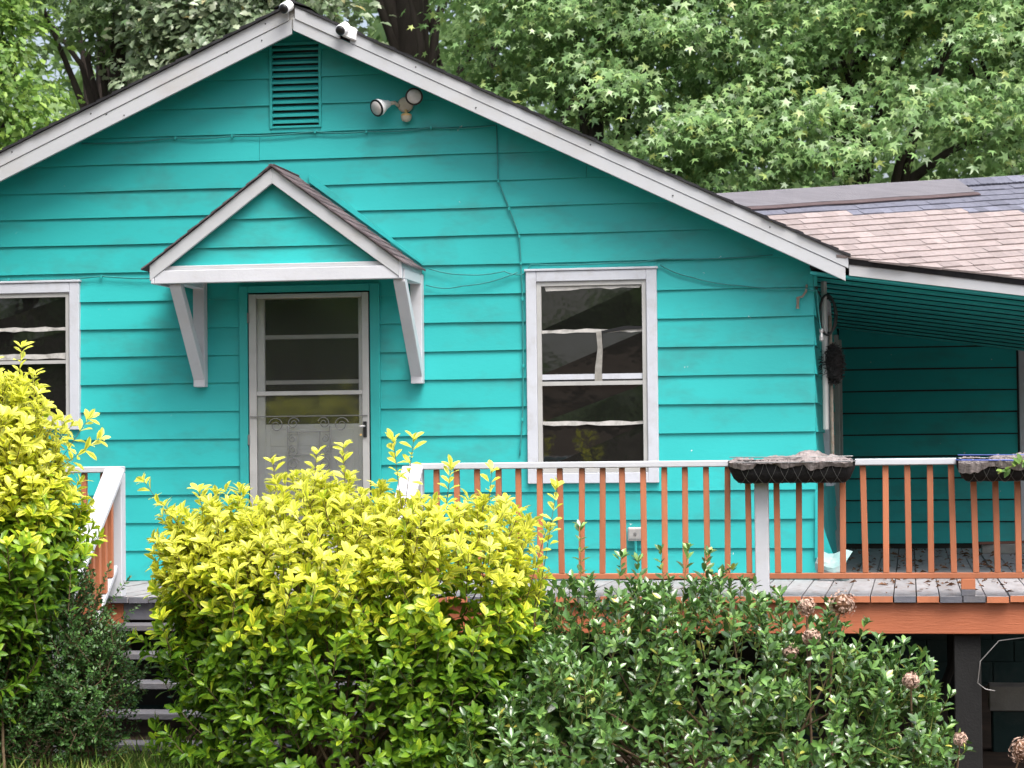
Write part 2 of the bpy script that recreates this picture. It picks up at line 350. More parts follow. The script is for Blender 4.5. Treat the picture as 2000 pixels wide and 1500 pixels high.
# gable vent
vent = MB().box(-4.09, -3.714, .028, .034, 3.452, 4.086).build('gable_vent', 'black', house); vent['label'] = 'turquoise louvred vent high in the gable'
for x0, x1, z0, z1 in ((-4.105, -4.085, 3.44, 4.10), (-3.72, -3.70, 3.44, 4.10), (-4.0849, -3.7201, 4.078, 4.099), (-4.0849, -3.7201, 3.441, 3.459)):
    B('frame', 'teal_trim', vent, x0, x1, -.022, .03, z0, z1, .002)
for i in range(12):
    z = 3.478+i*.0505
    MB().hexa([(-4.084, -.016, z), (-3.721, -.016, z), (-3.721, .022, z+.024), (-4.084, .022, z+.024), (-4.084, -.016, z+.016), (-3.721, -.016, z+.016), (-3.721, .022, z+.040), (-4.084, .022, z+.040)]).build('slat', 'teal_trim', vent)

# ---- main roof: slab, rake boards, soffit, shingle edge
def slope_poly(xa, xb, dz0, dz1, y):
    return [(xa, y, roofz(xa)+dz0), (xb, y, roofz(xb)+dz0), (xb, y, roofz(xb)+dz1), (xa, y, roofz(xa)+dz1)]
roof = MB()
for xa, xb in ((XL-.27, AX), (AX, .262)):
    roof.prism(slope_poly(xa, xb, -.105, -.028, -.296), slope_poly(xa, xb, -.105, -.028, Y_BACK+.3))
roof = roof.build('roof', 'shingle_dark', house)
def rake(xa, xb, d0, d1, y0, y1, mat='rake_white'):
    MB().prism(slope_poly(xa, xb, d0, d1, y0), slope_poly(xa, xb, d0, d1, y1)).build('rake_board', mat, house, bevel=.003)
rake(XL-.27, AX-.030, -.125, -.024, -.325, -.299); rake(XL-.27, AX-.008, -.236, -.127, -.318, -.292)
rake(AX+.020, -3.475, -.120, -.024, -.340, -.299); rake(-3.398, .258, -.112, -.024, -.335, -.299)
rake(AX+.004, .236, -.212, -.114, -.330, -.292)
MB().prism([(AX-.09, -.298, AZ-.09), (AX+.09, -.298, AZ-.09), (AX, -.298, AZ-.05)], [(AX-.09, -.288, AZ-.09), (AX+.09, -.288, AZ-.09), (AX, -.288, AZ-.05)]).build('ridge_block', 'old_white', house)
MB().prism([(AX-.06, -.31, AZ-.20), (AX+.07, -.31, AZ-.20), (AX+.07, -.31, AZ-.09), (AX-.06, -.31, AZ-.09)], [(AX-.06, -.289, AZ-.20), (AX+.07, -.289, AZ-.20), (AX+.07, -.289, AZ-.09), (AX-.06, -.289, AZ-.09)]).build('ridge_block', 'old_white', house)
for xa, xb in ((XL-.27, AX), (AX, .06)):
    MB().prism(slope_poly(xa, xb, -.150, -.107, -.290), slope_poly(xa, xb, -.150, -.107, .012)).build('soffit', 'teal_trim', house)
for xn, dz in [(-7.1, -.06), (-6.05, -.06), (-5.42, -.072), (-5.30, -.135), (-5.16, -.21), (-4.35, -.13), (-4.05, -.06), (-4.08, -.17), (-2.9, -.07), (-2.45, -.17), (-1.6, -.06), (-1.0, -.16), (-.3, -.07)]:
    MB().lathe([(.006, 0), (.005, .004)], (xn, -.318 if (xn < AX and dz < -.126) else (-.331 if (xn > AX and dz < -.113) else (-.325 if xn < AX else -.335)), roofz(xn)+dz), (0, -1, 0), 8).build('nail', 'black', house)
sh_cache = {}
for sgn, x_end in ((-1, XL-.29), (1, .275)):     # shingle courses ending at the rake, stepped
    L_ = abs(x_end-AX); mm = ML if sgn < 0 else MR; step = .125; n = int(L_/step)
    for i in range(n+1):
        xa = AX+sgn*(i*step-.01); xb = AX+sgn*min(L_, (i+1)*step+.03)
        za, zb = AZ-mm*abs(xa-AX), AZ-mm*abs(xb-AX)
        yo = -.352+random.uniform(-.007, .007); t = .022+random.uniform(-.002, .003)
        P = [(xa, za-.024), (xb, zb-.022), (xb, zb+t-.020), (xa, za-.012)]
        MB().prism([(x, yo, z) for x, z in P], [(x, .2, z) for x, z in P]).build('shingle', 'shingle_dark', roof)
MB().prism([(AX-.14, -.358, AZ-.045), (AX, -.358, AZ+.018), (AX+.14, -.358, AZ-.05), (AX, -.358, AZ-.004)], [(AX-.14, 3, AZ-.045), (AX, 3, AZ+.018), (AX+.14, 3, AZ-.05), (AX, 3, AZ-.004)]).build('ridge_cap', 'shingle_dark', roof)

# ---- windows
def window(x0, x1, z0, z1, bars, label, mid):
    w = MB().box(x0+.09, x1-.09, .018, .024, z0+.09, z1-.09).build('window', 'interior', house); w['label'] = label
    cw = .078
    for a in ((x0, x0+cw, z0, z1), (x1-cw, x1, z0, z1), (x0+cw+.0003, x1-cw-.0003, z1-cw, z1-.001), (x0+cw+.0003, x1-cw-.0003, z0+.001, z0+cw)):
        B('casing', 'casing_white', w, a[0], a[1], -.042, .012, a[2], a[3], .004)
    B('drip_cap', 'casing_white', w, x0-.01, x1+.01, -.052, .01, z1+.001, z1+.018, .003)
    i0, i1, j0, j1 = x0+cw+.0006, x1-cw-.0006, z0+cw+.0006, z1-cw-.0006
    sw = .034
    for a in ((i0, i0+sw, j0, j1), (i1-sw, i1, j0, j1), (i0+sw+.0003, i1-sw-.0003, j1-sw, j1-.0005), (i0+sw+.0003, i1-sw-.0003, j0+.0005, j0+sw)):
        B('storm_frame', 'storm_grey', w, a[0], a[1], -.026, .012, a[2], a[3], .002)
    p0, p1 = i0+sw+.0006, i1-sw-.0006; q = [j0+sw]+sorted(b[0] for b in bars)+[j1-sw]
    hw = {b[0]: b[1] for b in bars}
    for lo, hi in zip(q[:-1], q[1:]):
        a = lo+(hw[lo]/2 if lo in hw else 0); b = hi-(hw[hi]/2 if hi in hw else 0)
        tl = random.uniform(-.004, .004)
        MB().hexa([(p0, -.002+tl, a), (p1, -.002-tl, a), (p1, .004, a), (p0, .004, a), (p0, -.002-tl, b), (p1, -.002+tl, b), (p1, .004, b), (p0, .004, b)]).build('pane', 'pane', w)
    for z, h, mt, yo in bars:
        n = 9; jb = lambda k: random.uniform(-.006, .006) if mt == 'old_white' else 0
        low = [(p0+(p1-p0)*i/n, z-h/2+jb(i)) for i in range(n+1)]; up = [(p0+(p1-p0)*i/n, z+h/2+jb(i)) for i in range(n+1)]
        P = low+up[::-1]
        MB().prism([(x, yo, zz) for x, zz in P], [(x, .0045, zz) for x, zz in P]).build('glazing_bar', mt, w)
    return w
wr = window(-2.138, -1.158, .719, 2.303, [(1.852, .026, 'old_white', -.010), (1.512, .040, 'casing_white', -.014), (1.463, .030, 'storm_grey', -.024), (1.165, .026, 'old_white', -.010)], 'tall white-cased sash window with torn grey strip, right of the door', 1.48)
wl = window(-6.606, -5.626, 1.165, 2.303, [(1.945, .030, 'old_white', -.010), (1.735, .040, 'old_white', -.012), (1.690, .026, 'storm_grey', -.022)], 'white-cased sash window half hidden by the left yellow shrub', 1.7)
# torn screen strip and tattered top edge in the right window
P = [(-1.615, 1.845), (-1.575, 1.850), (-1.568, 1.70), (-1.575, 1.55), (-1.572, 1.455), (-1.632, 1.452), (-1.625, 1.58), (-1.605, 1.72)]
MB().prism([(x, -.020, z) for x, z in P], [(x, -.0165, z) for x, z in P]).build('torn_strip', 'cloth_grey', wr)
P = [(-1.62, 1.842), (-1.50, 1.865), (-1.40, 1.885), (-1.272, 1.88), (-1.275, 1.862), (-1.40, 1.855), (-1.56, 1.835)]
MB().prism([(x, -.019, z) for x, z in P], [(x, -.0145, z) for x, z in P]).build('torn_screen', 'black', wr)
P = [(-2.0, 2.188), (-1.275, 2.186), (-1.29, 2.166), (-1.42, 2.172), (-1.50, 2.160), (-1.58, 2.172), (-1.72, 2.168), (-1.80, 2.158), (-1.99, 2.154)]
MB().prism([(x, -.012, z) for x, z in P], [(x, -.0062, z) for x, z in P]).build('torn_shade', 'old_white', wr)

# ---- front door with storm door
dr = MB().box(-4.30, -3.335, .026, .03, .0, 2.21).build('door', 'interior', house); dr['label'] = 'white storm door with scrolled metal grille under the small porch roof'
for a in ((-4.356, -4.288, .0, 2.245), (-3.336, -3.260, .0, 2.245), (-4.2878, -3.3362, 2.19, 2.244)):
    B('door_casing', 'teal_trim', dr, a[0], a[1], -.030, .02, a[2], a[3], .004)
sx0, sx1, sz1 = -4.278, -3.346, 2.178
# inner door: stiles, lower panel, three lights
for a in ((-4.25, -4.160, .02, 2.16), (-3.430, -3.372, .02, 2.16), (-4.1598, -3.4302, 2.137, 2.159), (-4.1598, -3.4302, .02, 1.186)):
    B('inner_door', 'cam_white', dr, a[0], a[1], -.004, .0255, a[2], a[3], .003)
B('inner_panel', 'cam_white', dr, -4.12, -3.47, -.010, -.0042, 1.02, 1.15, .003)
B('inner_panel', 'cam_white', dr, -4.12, -3.47, -.010, -.0042, .30, .985, .003)
for z0, z1 in ((1.188, 1.488), (1.521, 1.832), (1.866, 2.134)):
    B('door_light', 'pane', dr, -4.1596, -3.4304, .012, .020, z0, z1, 0)
for z in (1.5045, 1.849):
    B('door_bar', 'storm_grey', dr, -4.1596, -3.4304, .0, .022, z-.016, z+.016, .003)
# storm door: frame, mid rail, kick plate, panes
for a in ((sx0, sx0+.058, .01, sz1), (sx1-.052, sx1, .01, sz1), (sx0+.0583, sx1-.0523, sz1-.034, sz1-.0005), (sx0+.0583, sx1-.0523, 1.405, 1.437)):
    B('storm_door_frame', 'storm_grey', dr, a[0], a[1], -.034, -.012, a[2], a[3], .003)
for z0, z1 in ((1.4375, sz1-.0345), (.45, 1.4045)):
    B('storm_pane', 'storm_glass', dr, sx0+.0585, sx1-.0525, -.025, -.022, z0, z1, 0)
B('kick_plate', 'storm_grey', dr, sx0+.0583, sx1-.0523, -.028, -.014, .01, .4495, .003)
def scroll(cx, cz, r, turns, start, sgn, y=-.045):
    n = int(turns*14)+1
    return [(cx+sgn*r*(1-.72*i/(n-1))*math.cos(start+2*math.pi*turns*i/(n-1)), y, cz+r*(1-.72*i/(n-1))*math.sin(start+2*math.pi*turns*i/(n-1))) for i in range(n)]
gr = MB().tube([(sx0+.01, -.045, 1.246), (sx1-.01, -.045, 1.246)], .0045).build('door_grille', 'grille_metal', dr); gr['label'] = 'thin scrolled iron grille across the storm door'
mid = (sx0+sx1)/2
for sg in (-1, 1):
    c = mid+sg*.165
    MB().tube([(c, -.045, 1.17), (c, -.045, .42)], .0038).build('grille_bar', 'grille_metal', gr)
    for ox, oz, r in ((.088, 1.178, .060), (-.046, 1.192, .048), (.088, .905, .055), (-.046, .885, .048), (.088, .62, .055)):
        MB().tube(scroll(c+sg*ox, oz, r, 1.45, math.pi*.1, sg*(1 if ox > 0 else -1)), .0034, 5).build('grille_scroll', 'grille_metal', gr)
    for oz in (1.075, .995):
        MB().tube(scroll(c-sg*.038, oz, .032, 1.2, 1.6, -sg), .0032, 5).build('grille_scroll', 'grille_metal', gr)
    MB().tube([(c-sg*.078, -.045, 1.13), (c-sg*.082, -.045, 1.05), (c-sg*.080, -.045, .97), (c-sg*.03, -.045, .925)], .0034, 5).build('grille_scroll', 'grille_metal', gr)
for z in (1.128, .955, .52): MB().tube([(mid-.165, -.045, z), (mid+.165, -.045, z)], .0032, 5).build('grille_bar', 'grille_metal', gr)
hd = B('door_handle', 'black', dr, sx1-.044, sx1-.016, -.048, -.0345, 1.08, 1.20, .004)
MB().tube([(sx1-.03, -.05, 1.165), (sx1-.03, -.075, 1.165), (sx1-.062, -.08, 1.163)], .008).build('lever', 'metal_dull', hd)
MB().lathe([(.009, 0), (.009, .01)], (sx1-.062, -.036, 1.10), (0, -1, 0), 10).build('keyhole', 'sensor', dr)
for z in (2.0, 1.07, .25):
    B('hinge', 'grille_metal', dr, sx0-.012, sx0+.006, -.038, -.0305, z-.04, z+.04, .002)

# ---- small pediment roof over the door
hood = MB().box(-4.70, -2.98, -.62, -.02, 2.30, 2.318).build('door_canopy', 'teal_trim', house); hood['label'] = 'small gabled canopy on white brackets above the front door'
HX, HZ, HM, HY = -3.895, 3.066, .745, -.75
hz = lambda x: HZ-HM*abs(x-HX)
def hpoly(xa, xb, d0, d1, y): return [(xa, y, hz(xa)+d0), (xb, y, hz(xb)+d0), (xb, y, hz(xb)+d1), (xa, y, hz(xa)+d1)]
for xa, xb in ((-4.828, HX-.0005), (HX+.0005, -2.955)):
    MB().prism(hpoly(xa, xb, -.128, -.014, HY), hpoly(xa, xb, -.128, -.014, HY+.03)).build('canopy_rake_board', 'rake_white', hood, .003)
    MB().prism(hpoly(xa, xb, -.040, -.014, HY+.031), hpoly(xa, xb, -.040, -.014, -.012)).build('roof_deck', 'dark_wood', hood)
B('beam', 'white', hood, -4.795, -2.958, -.742, -.690, 2.222, 2.318, .004)
B('beam_cap', 'rake_white', hood, -4.74, -3.02, -.718, -.665, 2.3185, 2.352, .004)
B('side_fascia', 'white', hood, -2.957, -2.932, -.748, -.012, 2.222, 2.352, .004)
B('side_fascia', 'white', hood, -4.82, -4.796, -.748, -.012, 2.222, 2.352, .004)
hp = [(HM, -1, HZ-HM*HX-.06), (-HM, -1, HZ+HM*HX-.06)]
for z0, z1 in ((2.33, 2.482), (2.482, 2.692), (2.692, 2.92)):
    siding(hood, lambda u, z, d: (u, -.655-d, z), -4.72, -3.06, z0, z1, hp)
for X in (-4.652, -2.964):                # brackets
    br = B('bracket', 'white', hood, X-.044, X+.044, -.10, -.012, 1.478, 2.30, .004)
    MB().prism([(X-.043, -.10, 1.53), (X-.043, -.10, 1.66), (X-.043, -.615, 2.2215), (X-.043, -.69, 2.2215), (X-.043, -.69, 2.20)],
               [(X+.043, -.10, 1.53), (X+.043, -.10, 1.66), (X+.043, -.615, 2.2215), (X+.043, -.69, 2.2215), (X+.043, -.69, 2.20)]).build('strut', 'white', br, .003)
    B('bracket_arm', 'white', br, X-.04, X+.04, -.689, -.101, 2.224, 2.296, .003)
# its shingles, course by course on both slopes
for sg in (-1, 1):
    n = 11; Ls = .98/n
    for i in range(n):
        a, b = i*Ls-.02, (i+1)*Ls+.012
        xa, xb = HX+sg*a, HX+sg*b
        y = HY-.022+random.uniform(-.004, .004)
        while y < -.02:
            w = random.uniform(.13, .20); ye = min(-.014, y+w)
            if ye > -.08: ye = -.014
            za, zb = HZ-HM*a-.010, HZ-HM*b-.004
            t = random.uniform(.010, .016)
            MB().prism([(xa, y, za), (xb, y, zb), (xb, y, zb+t), (xa, y, za+.008)], [(xa, ye-.003, za), (xb, ye-.003, zb), (xb, ye-.003, zb+t), (xa, ye-.003, za+.008)]).build('shingle', 'shingle_plum', hood)
            y = ye
MB().prism([(HX-.09, HY-.026, HZ-.06), (HX, HY-.026, HZ+.014), (HX+.09, HY-.026, HZ-.06), (HX, HY-.026, HZ-.002)], [(HX-.09, -.014, HZ-.06), (HX, -.014, HZ+.014), (HX+.09, -.014, HZ-.06), (HX, -.014, HZ-.002)]).build('ridge_cap', 'shingle_plum', hood)
MB().prism([(x, -.034, hz(x)+d) for x, d in ((HX+.10, .03), (-2.93, .03), (-2.93, .052), (HX+.10, .095))], [(x, -.016, hz(x)+d) for x, d in ((HX+.10, .03), (-2.93, .03), (-2.93, .052), (HX+.10, .095))]).build('flashing', 'teal', hood)

# ---- side porch roof: fascia, boarded ceiling, shingled slope
PM = -.1405
pz = lambda x: 2.297+PM*(x-.269)          # top of the fascia
X_P = 3.1
proof = MB().prism([(.262, -.30, pz(.262)-.096), (X_P, -.30, pz(X_P)-.096), (X_P, -.30, pz(X_P)), (.262, -.30, pz(.262))], [(.262, -.276, pz(.262)-.096), (X_P, -.276, pz(X_P)-.096), (X_P, -.276, pz(X_P)), (.262, -.276, pz(.262))]).build('porch_roof', 'rake_white', house)
proof['label'] = 'shingled roof of the side porch with white fascia'
MB().prism([(.268, -.292, pz(.268)+.001), (X_P, -.292, pz(X_P)+.001), (X_P, -.292, pz(X_P)+.020), (1.5, -.292, pz(1.5)+.026), (.268, -.292, pz(.268)+.036)], [(.268, .02, pz(.268)+.001), (X_P, .02, pz(X_P)+.001), (X_P, .02, pz(X_P)+.02), (1.5, .02, pz(1.5)+.026), (.268, .02, pz(.268)+.036)]).build('drip_edge', 'shingle_dark', proof)
ceil = lambda x, y: pz(x)-.088-.020*(y+.3)
n = 13; y0 = -.274
for i in range(n):                         # lapped ceiling boards running across
    ya = y0+i*.462; yb = ya+.455
    q = [(-.02, ya, ceil(-.02, ya)-.026), (X_P, ya, ceil(X_P, ya)-.026), (X_P, yb, ceil(X_P, yb)), (-.02, yb, ceil(-.02, yb))]
    MB().prism(q, [(x, y, z+.018) for x, y, z in q]).build('ceiling_board', 'teal_trim', proof)
q = [(-.02, y0, ceil(-.02, y0)+.02), (X_P, y0, ceil(X_P, y0)+.02), (X_P, Y_PB, ceil(X_P, Y_PB)+.02), (-.02, Y_PB, ceil(-.02, Y_PB)+.02)]
MB().prism(q, [(x, y, z+.03) for x, y, z in q]).build('ceiling_backing', 'dark_wood', proof)
# slope: plane through the rake line and the ridge line
R0 = Vector((-.600, .650, 2.898)); R1 = Vector((1.606, 1.817, 3.102)); U = (R1-R0).normalized()
nrm = U.cross(Vector((1.204, 0, -.175))).normalized()
if nrm.z < 0: nrm = -nrm
VV = nrm.cross(U).normalized()
if VV.z < 0: VV = -VV                      # up the slope
rk = Vector((.288, -.33, 2.328))
deckp = [R0-U*.6-VV*2.2, R0-U*.6, R1+U*3.2, R1+U*3.2-VV*4.2]
# slab under the shingles, cut at the rake
RD = Vector((1.204, 0, -.175)).normalized()
qs = [rk-RD*.35, rk+RD*2.85, R1+U*1.35-VV*.02, R0-U*.15-VV*.02]
MB().prism([p-nrm*.010 for p in qs], [p-nrm*.055 for p in qs]).build('roof_deck', 'shingle_dark', proof)
MB().prism([R0-U*.2-nrm*.02, R1+U*1.35-nrm*.02, R1+U*1.35+Vector((.3, 2.6, -.52)), R0-U*.2+Vector((.3, 2.6, -.52))], [R0-U*.2-nrm*.08, R1+U*1.35-nrm*.08, R1+U*1.35+Vector((.3, 2.6, -.60)), R0-U*.2+Vector((.3, 2.6, -.60))]).build('rear_slope', 'shingle_dark', proof)
EXP = .1165; tabs = []
for j in range(0, 32):
    v = -(j+1)*EXP; u = -.55+random.uniform(0, .1)
    while u < 3.75:
        w = random.choice((.09, .115, .135, .15, .17)); c = R0+U*(u+w/2)+VV*(v+EXP*.42)
        # distance behind the rake (front edge)
        if c.y > -.43 and not (c.x < .262 and c.y < .12 and c.z < roofz(c.x)-.03): tabs.append((c.y, u, w, v, j))
        u += w
def is_blue(j, u): return j < 5 + (1 if u > 1.55 else 0) - (1 if u < .6 and j >= 4 else 0) + (1 if u > 2.0 else 0)
vis = [t for t in tabs if t[1] < 2.75]; rest = [t for t in tabs if t[1] >= 2.75]
vis.sort(key=lambda t: -t[4] if t[1] > .2 else 99)
def tab_mb(mbx, u, w, v):
    t0 = random.uniform(.003, .010); g = .0012; e = random.uniform(-.003, .003)
    quad = clip([(u+g, v+e), (u+w-g, v+e), (u+w-g, v+EXP+.02), (u+g, v+EXP+.02)], U.y, VV.y, R0.y+.345+random.Random(int(v*1000)).uniform(-.010, .010))
    if len(quad) < 3: return False
    P = lambda a, b, h: R0+U*a+VV*b+nrm*h
    hgt = lambda b: (t0+.004)*(1-(b-v-e)/(EXP+.02))+.001
    mbx.prism([P(a, b, hgt(b)) for a, b in quad], [P(a, b, -.009) for a, b in quad]); return True
for k, (cy, u, w, v, j) in enumerate(vis[:300]):
    q = MB()
    if tab_mb(q, u, w, v): q.build('shingle', 'shingle_blue' if is_blue(j, u) else 'shingle_tan', proof)
for blue in (True, False):
    q = MB()
    for cy, u, w, v, j in vis[300:]+rest:
        if is_blue(j, u) == blue: tab_mb(q, u, w, v)
    if q.v: tag(q.build('shingle_field', 'shingle_blue' if blue else 'shingle_tan', proof), kind='stuff')
# roll-roofing strip and caps along the ridge
Lr = (R1-R0).length; ue = Lr*.757
def strip(name, mat, ua, ub, va, vb, h0, h1):
    n = 10; A = []; Bp = []
    for i in range(n+1):
        u = ua+(ub-ua)*i/n; wv = .006*math.sin(i*2.1)
        A.append(R0+U*u+VV*(va+wv)+nrm*h0)
    for i in range(n, -1, -1):
        u = ua+(ub-ua)*i/n; A.append(R0+U*u+VV*vb+nrm*h1)
    MB().prism(A, [p-nrm*.008 for p in A]).build(name, mat, proof)
strip('ridge_roll', 'roll_roof', -.3, ue, -.30, .015, .024, .028)
strip('ridge_roll_edge', 'roll_band', -.3, ue+.02, -.355, -.3005, .020, .022)
for i in range(9):
    ua = ue+.005+i*.145; strip('ridge_cap', 'shingle_blue', ua, ua+.142, -.125, .015, .020+.002*(i % 2), .024)
# porch door frame on the back wall (white post at the right edge) and far post
B('door_casing', 'white', back, 1.710, 1.86, Y_PB-.055, Y_PB-.002, .0, 2.0, .004)
B('door_gap', 'black', back, 1.692, 1.708, Y_PB-.01, Y_PB-.002, .0, 2.0, 0)
B('door_casing', 'casing_white', back, 1.862, 2.9, Y_PB-.030, Y_PB-.002, .0, 2.0, .004)
for px_ in (2.75,): B('porch_post', 'white', proof, px_-.05, px_+.05, -.27, -.17, .0, ceil(px_, -.2), .004)
# side window casing on the side wall, seen edge-on
sw_ = MB().box(-.010, -.004, 1.68, 2.47, .74, 2.10).build('window', 'pane', house); sw_['label'] = 'window in the shaded side wall seen edge-on'
for a in ((1.60, 1.68, .66, 2.18), (2.47, 2.55, .66, 2.18)): B('casing', 'casing_white', sw_, -.012, .040, a[0], a[1], a[2], a[3], .003)
B('casing', 'casing_white', sw_, -.012, .038, 1.6805, 2.4695, 2.10, 2.18, .003); B('casing', 'casing_white', sw_, -.012, .06, 1.6805, 2.4695, .66, .74, .003)
B('door_casing', 'storm_grey', side, -.012, .045, 4.3, 4.42, .0, 2.0, .003); B('door_casing', 'storm_grey', side, -.012, .045, 5.3, 5.42, .0, 2.0, .003)
# foundation wall in the dark below the deck
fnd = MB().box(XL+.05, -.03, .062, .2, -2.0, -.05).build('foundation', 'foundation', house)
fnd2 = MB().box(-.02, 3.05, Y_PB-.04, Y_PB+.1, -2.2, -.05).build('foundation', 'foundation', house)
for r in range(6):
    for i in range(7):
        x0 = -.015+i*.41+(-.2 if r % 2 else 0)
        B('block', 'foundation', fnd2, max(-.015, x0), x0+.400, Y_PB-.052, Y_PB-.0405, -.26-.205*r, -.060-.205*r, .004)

# ================================================================== DECK with railing
deck = thing('deck', 'raised front deck with grey boards, orange rim and railing', 'deck', (0, -2, -1.2))
DF = -2.055
x = -6.62; k = 0
while x < 3.0:
    w = .139; yb = Y_PB-.06 if x > -.06 else -.008
    q = MB(); dz = random.uniform(-.003, .002); jy = random.uniform(-.012, .010)
    xa, xb = x+random.uniform(0, .003), x+w
    end = 1 if (x > -2.6 and random.random() > .3) else 2
    if x > -1.2: end = 2 if (.50 < x < .64 or .80 < x < 1.02) else 1
    q.hexa([(xa, DF+jy, -.040+dz), (xb, DF+jy, -.040+dz), (xb, yb, -.040+dz), (xa, yb, -.040+dz), (xa, DF+jy, dz), (xb, DF+jy, dz), (xb, yb, dz), (xa, yb, dz)])
    q.mi[2] = end
    q.build('deck_board', ['deck_grey', 'orange', 'slate_paint'], deck, 0)
    x += .1465; k += 1
B('rim_joist', 'orange_rim', deck, -2.60, 3.05, -2.005, -1.965, -.245, -.0445, .004)
B('rim_joist', 'slate_paint', deck, -4.62, -2.602, -2.005, -1.965, -.16, -.0445, .004)
B('rim_joist', 'orange_rim', deck, -6.62, -4.622, -2.005, -1.965, -.245, -.0445, .004)
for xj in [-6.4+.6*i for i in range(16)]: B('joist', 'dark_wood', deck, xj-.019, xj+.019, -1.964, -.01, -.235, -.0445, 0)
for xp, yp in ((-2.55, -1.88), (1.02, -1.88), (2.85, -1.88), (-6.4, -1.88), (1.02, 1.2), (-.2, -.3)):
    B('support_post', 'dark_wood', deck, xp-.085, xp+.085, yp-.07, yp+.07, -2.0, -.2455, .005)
# railing along the front
def post(X, y=-2.02, z0=-.0, z1=.842, w=.045, nm='rail_post'): return B(nm, 'white', deck, X-w, X+w, y-w, y+w, z0+.001, z1, .005)
for X in (-.283, -2.575, 1.93, -4.655, -6.55): post(X)
def run(x0, x1, sp, wd, first):
    B('top_rail', 'white', deck, x0, x1, -2.075, -1.97, .843, .886, .006)
    B('bottom_rail', 'orange', deck, x0, x1, -2.045, -2.005, .112, .150, .004)
    xx = first
    while xx < x1-.03:
        j = random.uniform(-.004, .004); tl = random.uniform(-.005, .005); xx += j
        MB().hexa([(xx-wd/2+tl, -2.044, .1505), (xx+wd/2+tl, -2.044, .1505), (xx+wd/2+tl, -2.006, .1505), (xx-wd/2+tl, -2.006, .1505), (xx-wd/2-tl, -2.044, .8425), (xx+wd/2-tl, -2.044, .8425), (xx+wd/2-tl, -2.006, .8425), (xx-wd/2-tl, -2.006, .8425)]).build('baluster', 'orange', deck, .003)
        xx += sp
run(-2.612, -.3285, .1378, .0365, -2.44); run(-.2375, 1.884, .1390, .0385, -.184); run(-6.505, -4.612, .1378, .0365, -6.42)
B('top_rail', 'white', deck, -.3283, -.2377, -2.074, -1.971, .8435, .8855, .006)
B('rail_block', 'orange', deck, .985, 1.075, -2.05, -1.99, .0425, .1115, .003); B('rail_block', 'slate_paint', deck, .985, 1.075, -2.052, -1.988, .001, .042, .003)

# ================================================================== STEPS with handrails
RISE, RUN = .172, .215
steps = thing('front_steps', 'grey wooden steps with open risers between the shrubs', 'steps', (-3.6, -2.6, -1))
for i in range(1, 6):
    yc = -2.06-RUN*(i-1); z = -RISE*i
    MB().box(-4.60, -2.66, yc-RUN-.035, yc+.005, z-.040, z).build('tread', 'step_grey', steps, .004)
for X in (-4.585, -3.62, -2.675):
    a = [(X, -2.01, -.18), (X, -2.01, -.42), (X, -3.17, -1.25), (X, -3.17, -.95)]
    st = MB()
    P = [(-2.012, -.215), (-2.012, -.50), (-3.14, -1.35), (-3.14, -RISE*5-.041)]
    for i in range(5, 0, -1):
        yc = -2.06-RUN*(i-1); P += [(yc-RUN, -RISE*i-.041)] if i < 5 else []
        P += [(yc-.02, -RISE*i-.041)]
    st.prism([(X-.02, y, z) for y, z in P], [(X+.02, y, z) for y, z in P]).build('stringer', 'stringer', steps)
for X, lab in ((-4.655, 'left'), (-2.59, 'right')):
    hr = thing('stair_handrail', 'white sloping stair handrail with orange balusters %s' % ('beside the left shrubs' if lab == 'left' else 'mostly hidden behind the central yellow shrub'), 'handrail', (X, -3.1, -1), 'stair handrails')
    sl_ = RISE/RUN; ya, yb = -2.076, -3.12; za, zb = .872, .872-sl_*1.045
    MB().hexa([(X-.07, ya, za-.045), (X+.07, ya, za-.045), (X+.07, ya, za), (X-.07, ya, za), (X-.07, yb, zb-.045), (X+.07, yb, zb-.045), (X+.07, yb, zb), (X-.07, yb, zb)]).build('top_rail', 'white', hr, .005)
    MB().hexa([(X-.02, ya, za-.70), (X+.02, ya, za-.70), (X+.02, ya, za-.655), (X-.02, ya, za-.655), (X-.02, yb, zb-.70), (X+.02, yb, zb-.70), (X+.02, yb, zb-.655), (X-.02, yb, zb-.655)]).build('bottom_rail', 'white', hr, .004)
    B('newel_post', 'white', hr, X-.045, X+.045, yb-.06, yb+.03, -1.2, zb-.046, .005)
    for i in range(7):
        y = -2.17-.125*i; z = za-sl_*(-2.076-y)
        B('baluster', 'orange', hr, X-.019, X+.019, y-.019, y+.019, z-.66, z-.046, .003)

# ================================================================== THINGS ON THE WALLS
def sec_cam(loc, label, plate):
    t = thing('security_camera', label, 'camera', loc, 'security cameras on the gable trim')
    x, y, z = loc
    if plate:
        MB().hexa([(x-.02, y-.02, z-.052), (x+.085, y-.02, z-.092), (x+.085, y+.035, z-.092), (x-.02, y+.035, z-.052), (x-.005, y-.02, z+.045), (x+.098, y-.02, z-.005), (x+.098, y+.035, z-.005), (x-.005, y+.035, z+.045)]).build('mount_box', 'cam_white', t, .008)
    else:
        MB().lathe([(.035, 0), (.035, .02)], (x+.01, y+.02, z+.012), (0, -1, 0), 16).build('mount_box', 'cam_white', t)
    d = Vector((-.20, -.85, -.42))
    MB().lathe([(.030, -.045), (.040, -.03), (.042, .055), (.038, .064)], (x, y-.025, z+.005), d, 20).build('camera_body', 'cam_white', t, smooth=False)
    MB().lathe([(.0375, .0641), (.036, .072), (.026, .082), (.010, .087)], (x, y-.025, z+.005), d, 20).build('lens_face', 'black', t, smooth=True)
sec_cam((-3.868, -.345, 4.300), 'white round security camera at the very peak of the gable', False)
sec_cam((-3.435, -.350, 4.120), 'white security camera on a square box just right of the gable peak', True)

